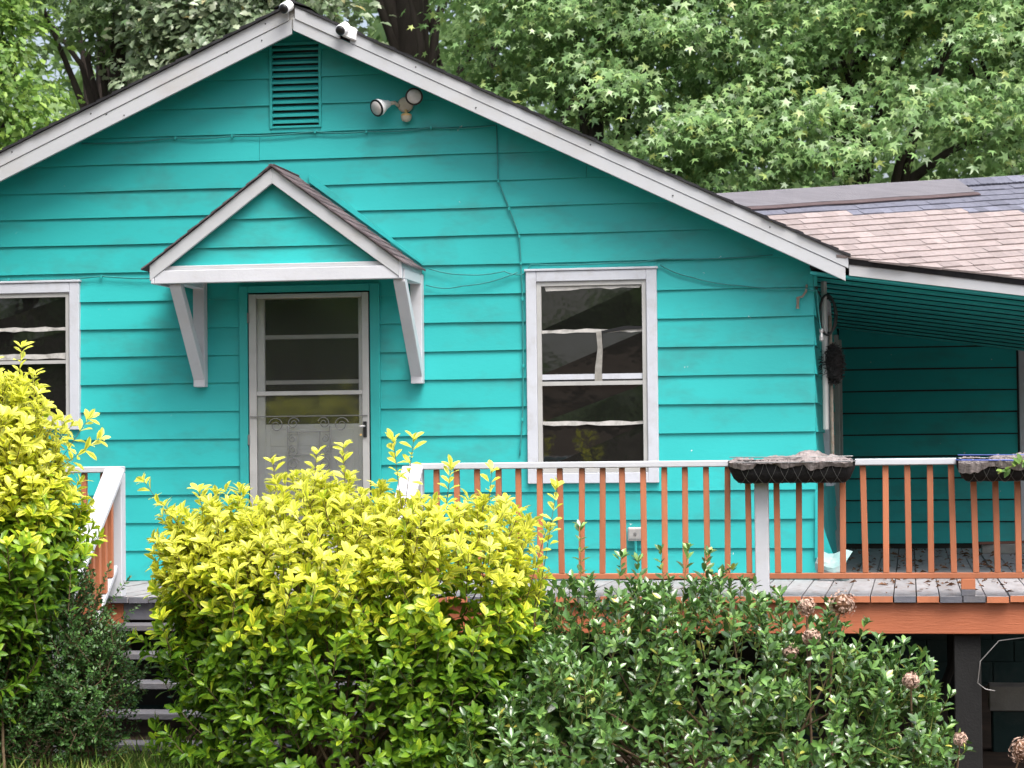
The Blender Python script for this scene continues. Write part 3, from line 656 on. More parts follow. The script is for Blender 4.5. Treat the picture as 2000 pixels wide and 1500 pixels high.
fl = thing('floodlight', 'cream twin floodlight with motion sensor on the gable wall', 'floodlight', (-3.05, -.01, 3.59))
MB().lathe([(.058, 0), (.060, .012), (.052, .024), (.02, .028)], (-3.047, -.010, 3.588), (0, -1, 0), 24).build('base_plate', 'lamp_cream', fl)
for c, d, lab in (((-3.19, -.12, 3.575), (-.55, -.75, -.35), 0), ((-2.955, -.13, 3.630), (.18, -.95, -.12), 1)):
    d = Vector(d).normalized(); c = Vector(c)
    h = MB().lathe([(.022, -.055), (.028, -.045), (.034, -.02), (.052, .025), (.064, .05), (.066, .075)], c, d, 24).build('lamp_housing', 'cam_white', fl, smooth=True)
    MB().lathe([(.0665, .0752), (.0665, .083), (.058, .0835)], c, d, 24).build('rim', 'black', h)
    MB().lathe([(.058, .076), (.050, .088), (.025, .095), (.003, .097)], c, d, 24).build('lens', 'lens', h, smooth=True)
    b0 = Vector((-3.047+(-.045 if lab == 0 else .05), -.035, 3.575+(0 if lab == 0 else .03)))
    MB().tube([b0, b0+(c-d*.04-b0)*.4+Vector((0, 0, .022)), c-d*.03], [.012, .014, .018], 8).build('arm', 'lamp_cream', fl, smooth=True)
sn = MB().tube([(-3.04, -.035, 3.545), (-3.035, -.05, 3.515)], .012, 8).build('sensor_stem', 'sensor', fl)
MB().lathe([(.030, .018), (.040, .0), (.040, -.016), (.030, -.035), (.010, -.042)], (-3.032, -.062, 3.495), (0, 0, 1), 18).build('sensor_head', 'lamp_cream', fl, smooth=True)
MB().lathe([(.0405, .001), (.0405, .012), (.030, .020)], (-3.032, -.062, 3.495), (0, 0, 1), 18).build('sensor_ring', 'sensor', fl)

def wav(pts, amp=.006, n=6):
    out = []
    for a, b in zip(pts[:-1], pts[1:]):
        for i in range(n):
            t = i/n; s = amp*math.sin(math.pi*t)
            out.append((a[0]+(b[0]-a[0])*t, a[1]+(b[1]-a[1])*t, a[2]+(b[2]-a[2])*t-s))
    return out+[pts[-1]]
def cable(label, pts, r=.006, mat='cable_teal', amp=.010, clips=()):
    t = thing('cable', label, 'cable', pts[0], 'painted cables stapled to the front wall')
    MB().tube(wav(pts, amp), r, 6).build('wire', mat, t, smooth=True)
    for p in clips: B('clip', 'teal_trim', t, p[0]-.008, p[0]+.008, p[1]-.010, p[1]+.012, p[2]-.014, p[2]+.010, .002)
yw = -.022
top = [(-5.60, yw, 3.375), (-4.85, yw, 3.395), (-4.40, yw, 3.395), (-3.75, yw, 3.408), (-3.35, yw, 3.395), (-2.85, yw, 3.410), (-2.36, yw, 3.410)]
cable('painted cable running across the gable under the vent and floodlight', top, .006, amp=.012, clips=top[1:-1])
dn = [(-2.35, yw, 3.41), (-2.34, yw, 2.99), (-2.26, yw, 2.78), (-2.185, yw, 2.57), (-2.175, yw, 2.37), (-2.165, yw, 2.10), (-2.165, yw, 1.60), (-2.175, yw, 1.20), (-2.20, yw, .93)]
t = cable('painted cable dropping down the wall left of the tall window', dn, .0055, amp=.0, clips=dn[1:-1])
cable('thin cable from the canopy corner up to the tall window', [(-2.88, -.03, 2.345), (-2.60, -.05, 2.290), (-2.30, -.035, 2.31), (-2.16, yw, 2.285), (-2.10, yw, 2.36), (-1.45, yw, 2.358), (-1.13, yw, 2.375), (-.30, yw, 2.385)], .0048, amp=.012)
cable('slack cable from the canopy corner sagging to the tall window', [(-2.90, -.03, 2.22), (-2.62, -.05, 2.205), (-2.20, -.03, 2.30)], .0048, amp=.02)
cable('cable from the tall window sagging to the hook at the right corner', [(-1.13, yw, 2.33), (-.90, -.03, 2.235), (-.55, -.03, 2.165), (-.06, -.035, 2.135), (.02, -.03, 2.12), (.03, -.03, 1.95), (.045, -.02, 1.83)], .005, amp=.012)
cable('cable along the top of the left window to the canopy', [(-6.9, yw, 2.335), (-6.2, yw, 2.335), (-5.45, yw, 2.345), (-4.83, -.03, 2.325)], .006, amp=.014, clips=[(-6.2, yw, 2.335), (-5.45, yw, 2.345)])
hk = thing('cable_hook', 'small rusty hook bracket at the right wall corner', 'hook', (-.10, -.02, 2.10))
MB().tube([(-.055, -.012, 2.16), (-.06, -.035, 2.11), (-.085, -.04, 2.075), (-.118, -.045, 2.065)], .009, 6).build('hook_arm', 'bracket_rust', hk)
MB().tube([(-.118, -.045, 2.068), (-.120, -.05, 2.02), (-.122, -.05, 1.985)], [.013, .009, .013], 8).build('insulator', 'bracket_rust', hk)
coil = thing('cable_coil', 'black cable coil hanging in the shade of the side wall', 'cable', (.09, .35, 1.95))
for i in range(3):
    a = [(.055+.02*i, .25+.12*math.cos(t*math.pi/10)+.05*i, 1.95+(.145-.01*i)*math.sin(t*math.pi/10)) for t in range(21)]
    a = [(.065+(.058+.004*i)*math.cos(t*math.pi/10)+.02, .22+.05*i, 1.95+(.150-.01*i)*math.sin(t*math.pi/10)) for t in range(21)]
    MB().tube(a, .009, 6).build('loop', 'cable_black', coil, smooth=True)
MB().tube([(.06, .25, 2.2), (.06, .25, 1.1)], .022, 8).build('conduit', 'storm_grey', coil); MB().tube([(.10, .32, 1.95), (.105, .33, 0.9)], .014, 8).build('conduit', 'bracket_rust', coil)
MB().lathe([(.0, -.035), (.018, -.025), (.018, .0), (.01, .03), (.016, .04), (.016, .06), (0, .07)], (.048, -.01, 1.775), (0, .1, 1), 10).build('clamp', 'metal_dull', coil)
nest = thing('bird_nest', 'dark shaggy bird nest lodged on the cables in the porch corner', 'nest', (.12, .3, 1.45))
q = MB()
for i in range(420):
    a = Vector((random.gauss(0, 1), random.gauss(0, 1), random.gauss(0, 1))).normalized(); b = Vector((random.gauss(0, 1), random.gauss(0, 1), random.gauss(0, .7))).normalized()
    c = Vector((.115+a.x*.065, .28+a.y*.08, 1.585+a.z*.13)); q.tube([c-b*.045, c+a*.012, c+b*.045], .0028, 3, False)
q.build('twigs', 'nest', nest); q = MB()
q.lathe([(.0, -.11), (.05, -.085), (.072, 0), (.055, .09), (0, .115)], (.115, .28, 1.585), (0, 0, 1), 14).build('core', 'nest', nest, smooth=True)
ob = thing('outlet_box', 'small grey weatherproof outlet box low on the wall behind the railing', 'outlet', (-1.33, -.02, .38))
B('box', 'storm_grey', ob, -1.392, -1.278, -.066, -.008, .292, .392, .006); B('cover', 'metal_dull', ob, -1.384, -1.286, -.074, -.0665, .305, .383, .004); B('latch', 'grille_metal', ob, -1.345, -1.325, -.084, -.0745, .335, .356, .002)
MB().tube([(-1.335, -.05, .30), (-1.335, -.04, .04)], .010, 6).build('conduit', 'teal_trim', ob)

# ================================================================== PLANTERS, PORCH CLUTTER
def planter(x0, x1, label, seed, slump):
    rnd = random.Random(seed)
    t = thing('rail_planter', label, 'planter', ((x0+x1)/2, -2.14, .75), 'wire planters on the railing')
    n, mseg = 26, 14; nf = 64; L_ = x1-x0
    def prof(s, k, grow=0):
        # cross-section from back top, under, to front top; ends taper like a trough
        s = min(1, max(0, s)); e = min(1, min(s, 1-s)/.10); e = max(0, math.sin(e*math.pi/2))**.7
        a = math.pi*k/(mseg-1)
        hw = .10*(.55+.45*e)+grow; dp = .15*(.35+.65*e)+grow
        return (-2.14+hw*math.cos(a), .885-dp*max(0, math.sin(a))**.75)
    vs = []; fs = []
    for i in range(n+1):
        s = i/n
        for k in range(mseg):
            y, z = prof(s, k); vs.append((x0+L_*s, y+rnd.uniform(-.003, .003), z+rnd.uniform(-.003, .003)-(slump*(1-s)*.25 if slump else 0)*0))
    for i in range(n):
        for k in range(mseg-1): fs.append((i*mseg+k, i*mseg+k+1, (i+1)*mseg+k+1, (i+1)*mseg+k))
    MB().add(vs, fs).build('liner_trough', 'felt_black', t, smooth=True)
    # ragged felt liner folded over the top and spilling past the front edge
    vs = []; fs = []; mw = 14
    def wob(s, k): return .020*mnoise.noise(Vector((s*9, k*.35, seed)))+.012*mnoise.noise(Vector((s*26, k*.9, seed+5)))
    for i in range(nf+1):
        s = i/nf; hum = .022*max(0, math.sin(s*math.pi))**.5
        bump_ = .012*math.sin(s*9+seed)+.008*math.sin(s*23+seed*2)+.034*math.exp(-((s-.72)/.16)**2)
        if slump: bump_ = .20*max(0, s-.42)*(1+.3*math.sin(s*29))-.02*(1-s)+.012*math.sin(s*21)
        for k in range(mw):
            a = k/(mw-1); y = -2.262+.225*a; z = .880+(hum+bump_)*math.sin(math.pi*min(1, a*1.3)*.8)+wob(s, k)+rnd.uniform(-.004, .004)
            if k == 0: z = .842+.060*mnoise.noise(Vector((s*5, 3, seed)))+.02*mnoise.noise(Vector((s*19, 1, seed)))+(-.045+.05*s if slump else 0); y = -2.252
            if k == 1: z = .862+wob(s, k)+bump_*.2; y = -2.268+wob(s, 3)*.6
            vs.append((x0+L_*(.015+.97*s), y+rnd.uniform(-.003, .003), z))
    for i in range(nf):
        for k in range(mw-1): fs.append((i*mw+k, i*mw+k+1, (i+1)*mw+k+1, (i+1)*mw+k))
    MB().add(vs, fs).build('felt_liner', 'felt', t)
    wm = 'wire_blue' if slump else 'wire'
    rim = [(x0+.02, -2.25, .872), (x1-.02, -2.25, .872), (x1, -2.20, .872), (x1, -2.06, .872)]
    MB().tube([(x0, -2.08, .876), (x0, -2.21, .874), (x0+.03, -2.262, .872), ((x0+x1)/2, -2.266, .868), (x1-.03, -2.262, .872), (x1, -2.21, .874), (x1, -2.08, .876)], .0045, 6).build('wire_rim', wm, t)
    MB().tube([(x0+.01, -2.20, .905), ((x0+x1)/2, -2.245, .902), (x1-.01, -2.20, .905)], .003, 5).build('wire_rim', wm, t)
    k = 8
    for i in range(k):
        xa = x0+.07+(L_-.14)*i/k; xb = xa+(L_-.14)/k*1.0
        for p, q_ in ((xa, xb), (xb, xa)):
            pts = []
            for j in range(7):
                f = j/6; y, z = prof((p+(q_-p)*f*.5-x0)/L_, int((mseg-1)*(1-f*.42)), .006)
                pts.append((p+(q_-p)*f, y, z))
            MB().tube(pts, .0014, 4).build('wire_arch', 'grille_metal', t)
    return t
planter(-.485, .325, 'long grey felt-lined wire planter lying over the white post', 3, False)
p2 = planter(.965, 1.72, 'slumped grey felt planter with blue wire and a green sprig at the right edge', 8, True)

sheet = thing('bent_siding_sheet', 'peeled turquoise siding corner curling away at the porch corner', 'siding', (.08, -.02, .02))
q = MB(); vs = []; fs = []; nseg = 9
for i in range(nseg):
    f = i/(nseg-1); xo = .004+.12*f**1.8; z = .66-.50*f; yo = -.028-.05*f**2
    vs += [(-.012-.012*f, -.026, z), (xo, yo, z)]
for i in range(nseg-1): fs.append((2*i, 2*i+1, 2*i+3, 2*i+2))
q.add(vs, fs); q.add([(v[0], v[1]+.004, v[2]) for v in vs], [f[::-1] for f in fs]); q.build('peeled_strip', 'teal', sheet, smooth=True)
q = MB(); vs = []; fs = []
for i in range(7):
    a = i/6
    for k in range(6):
        b = k/5; vs.append((.01+.22*b-.03*math.sin(a*4), -.06-.09*math.sin(a*2.6+b)-.05*b, .012+.20*a*(1-.55*b)+.10*b*a+.018*math.sin(b*6+a*3)))
for i in range(6):
    for k in range(5): fs.append((i*6+k, i*6+k+1, i*6+k+7, i*6+k+6))
q.add(vs, fs); q.add([(v[0], v[1]+.005, v[2]) for v in vs], [f[::-1] for f in fs]); q.build('curled_end', 'bent_teal', sheet)
bd = thing('loose_board', 'rusty brown board lying on the porch floor near the white door casing', 'board', (1.6, 4.6, 0))
MB().beam((1.25, 4.3, .10), (1.75, 4.6, .10), .10, .02).build('board', 'stringer', bd)
B('board_support', 'concrete', bd, 1.3, 1.7, 4.35, 4.55, .001, .088, .004)
q = MB()
for i in range(560):
    if random.random() < .9: X, Y = random.uniform(.05, 2.4), random.uniform(-1.4, 5.6)
    else: X, Y = random.uniform(-4.6, 2.4), random.uniform(-2.03, -.05)
    a = random.uniform(0, 6.28); s = random.uniform(.012, .042); z = .004
    d = Vector((math.cos(a), math.sin(a), 0)); e = Vector((-d.y, d.x, 0))
    p = Vector((X, Y, z)); u_ = Vector((0, 0, random.uniform(.0, .03)))
    q.add([p-d*s, p-e*s*.4+u_, p+d*s+u_*.4, p+e*s*.4+u_*.6], [(0, 1, 2), (0, 2, 3)])
tag(q.build('leaf_litter', 'litter'), 'brown dead leaves scattered over the deck boards', 'leaves', kind='stuff')
dw = thing('dangling_wire', 'thin white wire looping down below the deck edge', 'wire', (1.15, -1.9, -.3))
MB().tube([(1.45, -1.95, -.26), (1.22, -1.97, -.29), (1.10, -1.98, -.42), (1.08, -1.98, -.56), (1.13, -1.98, -.60), (1.19, -1.98, -.61)], .0035, 5).build('strand', 'metal_dull', dw, smooth=True)
jk = thing('concrete_block', 'pale concrete block standing under the deck behind the dark post', 'block', (1.32, -1.2, -1.4))
B('block', 'foundation', jk, 1.24, 1.50, .3, .6, -1.7, -.98, .01); B('cap', 'concrete', jk, 1.22, 1.52, .28, .62, -.979, -.80, .008)
jp = thing('pipe', 'dark drain pipe slanting under the deck', 'pipe', (.6, -1, -1.2))
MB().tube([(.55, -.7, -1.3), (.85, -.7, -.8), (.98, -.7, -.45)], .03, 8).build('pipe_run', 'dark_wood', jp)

# ================================================================== FOLIAGE
def tmpl(mid, half, fold, droop):
    """leaf blade along +Y, normal +Z: mid rib points, half widths, edge lift, tip droop"""
    v = []; f = []; md = []
    n = len(mid)
    for i, (t, h) in enumerate(zip(mid, half)):
        z = -droop*t*t
        if h < 1e-6: v.append((0, t, z)); md.append(1.)
        else: v += [(-h, t, z+fold*h), (0, t, z), (h, t, z+fold*h)]; md += [0., 1., 0.]
    idx = []; c = 0
    for h in half:
        if h < 1e-6: idx.append((c,)); c += 1
        else: idx.append((c, c+1, c+2)); c += 3
    for a, b in zip(idx[:-1], idx[1:]):
        if len(a) == 1: f += [(a[0], b[1], b[0]), (a[0], b[2], b[1])]
        elif len(b) == 1: f += [(a[0], a[1], b[0]), (a[1], a[2], b[0])]
        else: f += [(a[0], a[1], b[1]), (a[0], b[1], b[0]), (a[1], a[2], b[2]), (a[1], b[2], b[1])]
    return np.array(v, float), np.array(f, int), np.array(md)
T_OBO = tmpl([0, .22, .58, .85, 1], [0, .09, .195, .13, 0], .45, .22)
T_OBO2 = tmpl([0, .22, .58, .86, 1], [0, .10, .225, .14, 0], .25, .42)
T_ELL = tmpl([0, .3, .68, 1], [0, .17, .18, 0], .5, .18)
T_ELL2 = tmpl([0, .3, .68, 1], [0, .19, .20, 0], .25, .05)
T_TINY = tmpl([0, .5, 1], [0, .26, 0], .4, .15)
T_OAK = tmpl([0, .22, .40, .60, .82, 1], [0, .20, .13, .29, .17, 0], .3, .35)
def star(lobes=5, inner=.30):
    v = [(0, .12, .0)]; md = [1.]
    angs = [-125, -62, 0, 62, 125]; lens = [.46, .62, .74, .62, .46]
    pts = []
    for i, (a, l) in enumerate(zip(angs, lens)):
        a_ = rad(a); pts.append((math.sin(a_)*l, .12+math.cos(a_)*l, -.30*l*l))
        if i < 4:
            b_ = rad((a+angs[i+1])/2); pts.append((math.sin(b_)*.235, .12+math.cos(b_)*.235, .01))
    pts.append((0, -.04, 0)); v += pts; md += [0.]*len(pts)
    f = [(0, i+1, i+2) for i in range(len(pts)-1)]+[(0, len(pts), 1)]
    f = [(a, c, b) for a, b, c in f]
    return np.array(v, float), np.array(f, int), np.array(md)
T_STAR = star()
def nrmz(a): return a/np.maximum(np.linalg.norm(a, axis=-1, keepdims=True), 1e-9)
def frames(axis, hint):
    y = nrmz(axis); x = nrmz(np.cross(y, hint)); z = np.cross(x, y)
    return np.stack([x, y, z], axis=-1)            # columns
def leaf_mesh(name, T, pos, R, size, mat, young=None, mid=False):
    v, f, md = T; n = len(pos); k = len(v)
    V_ = (np.einsum('nij,kj->nki', R, v)*np.asarray(size)[:, None, None]+pos[:, None, :]).reshape(-1, 3)
    Fi = (f[None]+(np.arange(n)*k)[:, None, None]).reshape(-1)
    me = bpy.data.meshes.new(name); nf = n*len(f)
    me.vertices.add(n*k); me.vertices.foreach_set('co', V_.ravel())
    me.loops.add(nf*3); me.loops.foreach_set('vertex_index', Fi.astype(np.int32))
    me.polygons.add(nf); me.polygons.foreach_set('loop_start', np.arange(0, nf*3, 3, dtype=np.int32))
    me.polygons.foreach_set('use_smooth', np.ones(nf, bool))
    me.update(calc_edges=True)
    if young is not None:
        a = me.attributes.new('young', 'FLOAT', 'POINT'); a.data.foreach_set('value', np.repeat(np.asarray(young, np.float32), k))
    if mid:
        a = me.attributes.new('mid', 'FLOAT', 'POINT'); a.data.foreach_set('value', np.tile(md, n).astype(np.float32))
    me.materials.append(MATS[mat]); return me
def single_leaves(parent, T, pos, R, size, mat, young, mid, nvar=8):
    """the leaves that show largest, each an object of its own, sharing a few meshes"""
    order = np.argsort(young) if young is not None else np.arange(len(pos))
    chunks = np.array_split(order, nvar)
    for ch in chunks:
        yv = [float(np.mean(np.asarray(young)[ch]))] if young is not None else None
        me = leaf_mesh('leaf', T, np.zeros((1, 3)), np.eye(3)[None], np.ones(1), mat, yv, mid)
        for i in ch:
            o = bpy.data.objects.new('leaf', me); place(o, parent)
            M = Matrix([list(R[i][0]*size[i])+[pos[i][0]], list(R[i][1]*size[i])+[pos[i][1]], list(R[i][2]*size[i])+[pos[i][2]], [0, 0, 0, 1]])
            o.matrix_basis = M
def ell_tips(ells, n, lo=.55, hi=1.03, up_bias=.15, zmin=-1.0, power=.4):
    ar = np.array([e[3]*e[5]+e[4]*e[5]+e[3]*e[4] for e in ells]); pick = RNG.choice(len(ells), size=n*3, p=ar/ar.sum())
    E = np.array(ells)[pick]; d = RNG.normal(size=(n*3, 3)); d[:, 2] += up_bias; d = nrmz(d)
    rr_ = lo+(hi-lo)*RNG.random(n*3)**power
    bump = 1+.07*np.sin(d[:, 0]*7+pick*2)+.06*np.sin(d[:, 2]*9+pick)+.05*np.sin(d[:, 1]*8+d[:, 0]*5)
    P_ = E[:, :3]+d*E[:, 3:6]*(rr_*bump)[:, None]; out = nrmz(d/E[:, 3:6])
    keep = P_[:, 2] > zmin
    for i, e in enumerate(ells):
        q = (((P_-np.array(e[:3]))/np.array(e[3:6]))**2).sum(1); keep &= ~((q < lo*lo*.8) & (pick != i))
    idx = np.where(keep)[0][:n]; return P_[idx], out[idx], rr_[idx]
def shrub(name, label, cat, base, ells, n_shoots, length, leaf_len, nodes_, Ts, mat, young=None, mid=False, extra=None, zmin=-.95, upw=.75, stem='twig', nstem=16, singles=0, spread=1.0, per=2, group=None, rosette=4, lo=.55, jl=.25):
    t = thing(name, label, cat, base, group)
    tips, out, rf = ell_tips(ells, n_shoots, zmin=zmin, lo=lo)
    ax = nrmz(out*.7+np.array([0, 0, upw])+RNG.normal(size=tips.shape)*.28)
    ln = length*RNG.uniform(.65, 1.25, len(tips))
    if extra is not None:          # long individual shoots that break the outline: (tip xyz, dir xyz, length)
        tips = np.vstack([tips, [e[0] for e in extra]]); ax = np.vstack([ax, nrmz(np.array([e[1] for e in extra], float))]); ln = np.concatenate([ln, [e[2]*.68 for e in extra]]); rf = np.concatenate([rf, np.ones(len(extra))*1.05])
    outs = out if extra is None else np.vstack([out, nrmz(np.array([[e[1][0], -1., .3] for e in extra], float))])
    pos = []; axs = []; hint = []; sz = []; fr = []; rfo = []
    side0 = nrmz(np.cross(ax, RNG.normal(size=ax.shape)))
    for s in range(nodes_):
        f = (s+.6)/nodes_; nmult = np.maximum(1, 1)
        base_ = tips-ax*(ln*(1-f))[:, None]
        bend = np.array([0, 0, -.04])*((1-f)**2)
        sd_ = side0 if s % 2 == 0 else np.cross(ax, side0)
        for k in range(per):
            a = 2*math.pi*k/per; dirn = sd_*math.cos(a)+np.cross(ax, sd_)*math.sin(a)
            op = spread*(1.0-.35*f)
            d = nrmz(dirn*op+ax*(.55+.35*f)+RNG.normal(size=ax.shape)*.20)
            pos.append(base_+bend+RNG.normal(size=ax.shape)*.004); axs.append(d); hint.append(ax*.7+outs*.6+np.array([0, 0, .35])+RNG.normal(size=ax.shape)*.2)
            sz.append(leaf_len*RNG.uniform(1-jl, 1+jl, len(tips))*(1.0 if f < .85 else .85)); fr.append(np.full(len(tips), f)); rfo.append(rf)
    for k in range(rosette):
        a = 2*math.pi*k/rosette+.4; dirn = side0*math.cos(a)+np.cross(ax, side0)*math.sin(a)
        d = nrmz(dirn*.62+ax*.75+RNG.normal(size=ax.shape)*.15)
        pos.append(tips.copy()); axs.append(d); hint.append(ax*.7+outs*.6+np.array([0, 0, .2])); sz.append(leaf_len*RNG.uniform(.7, 1.1, len(tips))); fr.append(np.full(len(tips), 1.)); rfo.append(rf)
    pos = np.vstack(pos); axs = np.vstack(axs); hint = np.vstack(hint); sz = np.concatenate(sz); fr = np.concatenate(fr); rfo = np.concatenate(rfo)
    ok = pos[:, 2] > zmin-.05; pos, axs, hint, sz, fr, rfo = pos[ok], axs[ok], hint[ok], sz[ok], fr[ok], rfo[ok]
    R = frames(axs, hint); yg = young(pos, fr, rfo) if young else None
    n = len(pos)
    sel = np.zeros(n, bool)
    if singles:
        score = -pos[:, 1]*1.2+rfo*1.0+sz*6+RNG.random(n)*.35; score[pos[:, 2] < -.75] -= 2
        sel[np.argsort(-score)[:singles]] = True
    half = RNG.random(n) < .5
    for j, T in enumerate(Ts):
        w = ~sel & (half if j == 0 else ~half) if len(Ts) == 2 else ~sel
        me = leaf_mesh('foliage', T, pos[w], R[w], sz[w], mat, yg[w] if yg is not None else None, mid)
        tag(place(bpy.data.objects.new('foliage', me), t), kind='stuff')
    if singles: single_leaves(t, Ts[0], pos[sel], R[sel], sz[sel], mat, yg[sel] if yg is not None else None, mid)
    q = MB()
    for i in range(len(tips)):
        a = Vector(tips[i]); d = Vector(ax[i]); b = a-d*ln[i]
        if i >= len(tips)-(len(extra) if extra else 0): b = b-d*ln[i]*1.9
        q.tube([b, (a+b)/2+Vector((0, 0, -.01)), a], [.0034, .0028, .0015], 3, False)
    q.build('shoots', stem, t)
    C0 = Vector(base); q = MB()
    for i in range(nstem):
        j = int(RNG.integers(0, n_shoots)) % len(tips); p = Vector(tips[j])-Vector(ax[j])*ln[j]
        s = C0+Vector((random.uniform(-.35, .35), random.uniform(-.25, .25), -.05)); mid_ = s.lerp(p, .5)+Vector((random.uniform(-.1, .1), random.uniform(-.1, .1), .08))
        q.tube([s, s.lerp(mid_, .5)+Vector((random.uniform(-.03, .03), 0, 0)), mid_, p], [.012, .010, .008, .004], 5, False)
    q.build('stem', 'twig', t)
    return t

# big yellow shrub in front of the steps
YE = [(-3.36, -4.0, .28, .42, .40, .42), (-2.75, -4.0, .22, .80, .62, .60), (-2.05, -4.0, .15, .66, .58, .58), (-3.15, -4.0, .02, .58, .52, .60), (-2.65, -4.0, -.50, 1.02, .58, .70), (-1.98, -3.95, -.45, .62, .50, .62)]
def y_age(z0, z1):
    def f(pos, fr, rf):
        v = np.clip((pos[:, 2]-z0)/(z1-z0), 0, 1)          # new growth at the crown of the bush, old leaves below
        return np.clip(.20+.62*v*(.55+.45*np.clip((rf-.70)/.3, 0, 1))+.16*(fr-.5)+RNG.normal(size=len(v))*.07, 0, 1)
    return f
ex = [((-3.80, -4.05, .80), (-.55, 0, .75), .42), ((-3.45, -4.1, .74), (-.15, -.1, 1), .3), ((-2.18, -4.0, 1.03), (.15, 0, 1), .34), ((-2.28, -4.1, 1.02), (-.12, 0, 1), .32),
      ((-1.97, -3.95, .86), (.15, 0, 1), .30), ((-1.72, -4, .84), (.1, 0, 1), .42), ((-1.34, -4.0, .74), (.18, 0, 1), .48), ((-1.40, -4, .52), (.3, 0, 1), .36), ((-2.58, -4.1, .99), (-.05, 0, 1), .34), ((-2.75, -4.05, .95), (.1, 0, 1), .3),
      ((-3.85, -4.05, -.12), (-.8, 0, .5), .30), ((-3.78, -4.05, -.22), (-.9, 0, .15), .28), ((-3.55, -4.1, .62), (-.4, 0, 1), .32), ((-1.62, -4.1, .66), (.1, -.1, 1), .34), ((-3.0, -4.1, .90), (-.1, 0, 1), .28)]
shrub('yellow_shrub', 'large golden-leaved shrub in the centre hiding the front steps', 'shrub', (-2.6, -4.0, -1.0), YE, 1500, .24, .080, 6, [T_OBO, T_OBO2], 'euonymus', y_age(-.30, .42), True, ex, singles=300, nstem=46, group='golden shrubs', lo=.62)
# left yellow shrub
LE = [(-4.47, -4.1, .62, .28, .36, .44), (-4.66, -4.1, 1.02, .36, .40, .46), (-4.95, -4.1, .78, .50, .50, .72), (-4.55, -4.1, .48, .42, .45, .50), (-4.95, -4.2, -.05, .55, .5, .65), (-5.5, -4.1, .5, .6, .5, .9)]
ex = [((-4.52, -4.15, 1.60), (.12, 0, 1), .50), ((-4.70, -4.15, 1.52), (-.1, 0, 1), .45), ((-4.13, -4.1, 1.17), (.55, 0, .75), .52), ((-4.28, -4.1, 1.16), (.25, 0, 1), .40), ((-4.38, -4.15, 1.25), (.4, 0, .8), .35), ((-4.06, -4.1, 1.05), (.8, 0, .5), .4), ((-4.22, -4.1, .72), (.6, 0, .7), .30), ((-4.4, -4.2, 1.32), (.3, 0, 1), .3), ((-4.62, -4.2, 1.38), (0, 0, 1), .4)]
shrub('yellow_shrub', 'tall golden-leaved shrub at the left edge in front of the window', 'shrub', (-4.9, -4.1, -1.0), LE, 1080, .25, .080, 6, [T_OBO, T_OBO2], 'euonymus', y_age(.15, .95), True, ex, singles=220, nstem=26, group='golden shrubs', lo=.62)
# small-leaved dark shrub beneath it
shrub('small_leaved_shrub', 'dark green fine-leaved shrub beside the steps under the left golden shrub', 'shrub', (-4.35, -3.75, -1.0), [(-4.40, -3.85, -.20, .40, .40, .50), (-4.25, -3.85, -.45, .34, .40, .45), (-4.75, -3.95, -.45, .45, .4, .5)], 1500, .20, .030, 9, [T_TINY], 'boxleaf', None, False, [((-3.98, -3.8, .22), (.6, 0, .7), .26), ((-4.1, -3.8, .30), (.4, 0, 1), .25), ((-3.93, -3.8, .05), (.8, 0, .5), .25), ((-4.3, -3.8, .38), (.1, 0, 1), .2)], singles=0, nstem=20, upw=.4, rosette=2, lo=.5, jl=.35)
# glossy dark evergreen on the right
HE = [(-1.58, -4.4, -.78, .32, .28, .36), (-1.30, -4.2, -.55, .38, .35, .42), (-1.10, -3.65, -.30, .62, .50, .52), (-.45, -3.6, -.35, .62, .50, .62), (.18, -3.6, -.60, .60, .5, .58), (-.6, -3.65, -.85, 1.15, .5, .5), (.55, -3.6, -.85, .42, .45, .45), (-1.45, -3.65, -.75, .5, .45, .55)]
ex = [((-1.26, -3.6, .50), (0, 0, 1), .40), ((-1.02, -3.6, .32), (.1, 0, 1), .3), ((-.78, -3.65, .36), (-.1, 0, 1), .32), ((-.62, -3.65, .37), (.12, 0, 1), .32), ((-.50, -3.6, .34), (.3, 0, 1), .30), ((-.28, -3.6, .14), (.1, 0, 1), .28), ((-.92, -3.6, .30), (0, 0, 1), .25),
      ((.62, -3.6, -.18), (.25, 0, 1), .34), ((.48, -3.6, -.16), (-.1, 0, 1), .30), ((.88, -3.6, -.48), (.5, 0, .9), .32), ((.75, -3.6, -.30), (.5, 0, .8), .25), ((.22, -3.6, .02), (.1, 0, 1), .28), ((-.08, -3.65, .10), (0, 0, 1), .28), ((-1.5, -3.7, .16), (-.2, 0, 1), .28), ((.92, -3.6, -.72), (.8, 0, .5), .25)]
shrub('glossy_shrub', 'dark glossy evergreen shrub in front of the deck on the right', 'shrub', (-.4, -3.6, -1.2), HE, 1350, .22, .068, 5, [T_ELL, T_ELL2], 'holly', None, False, ex, zmin=-1.25, singles=300, nstem=40, upw=.7, stem='twig_green', lo=.58, jl=.35)

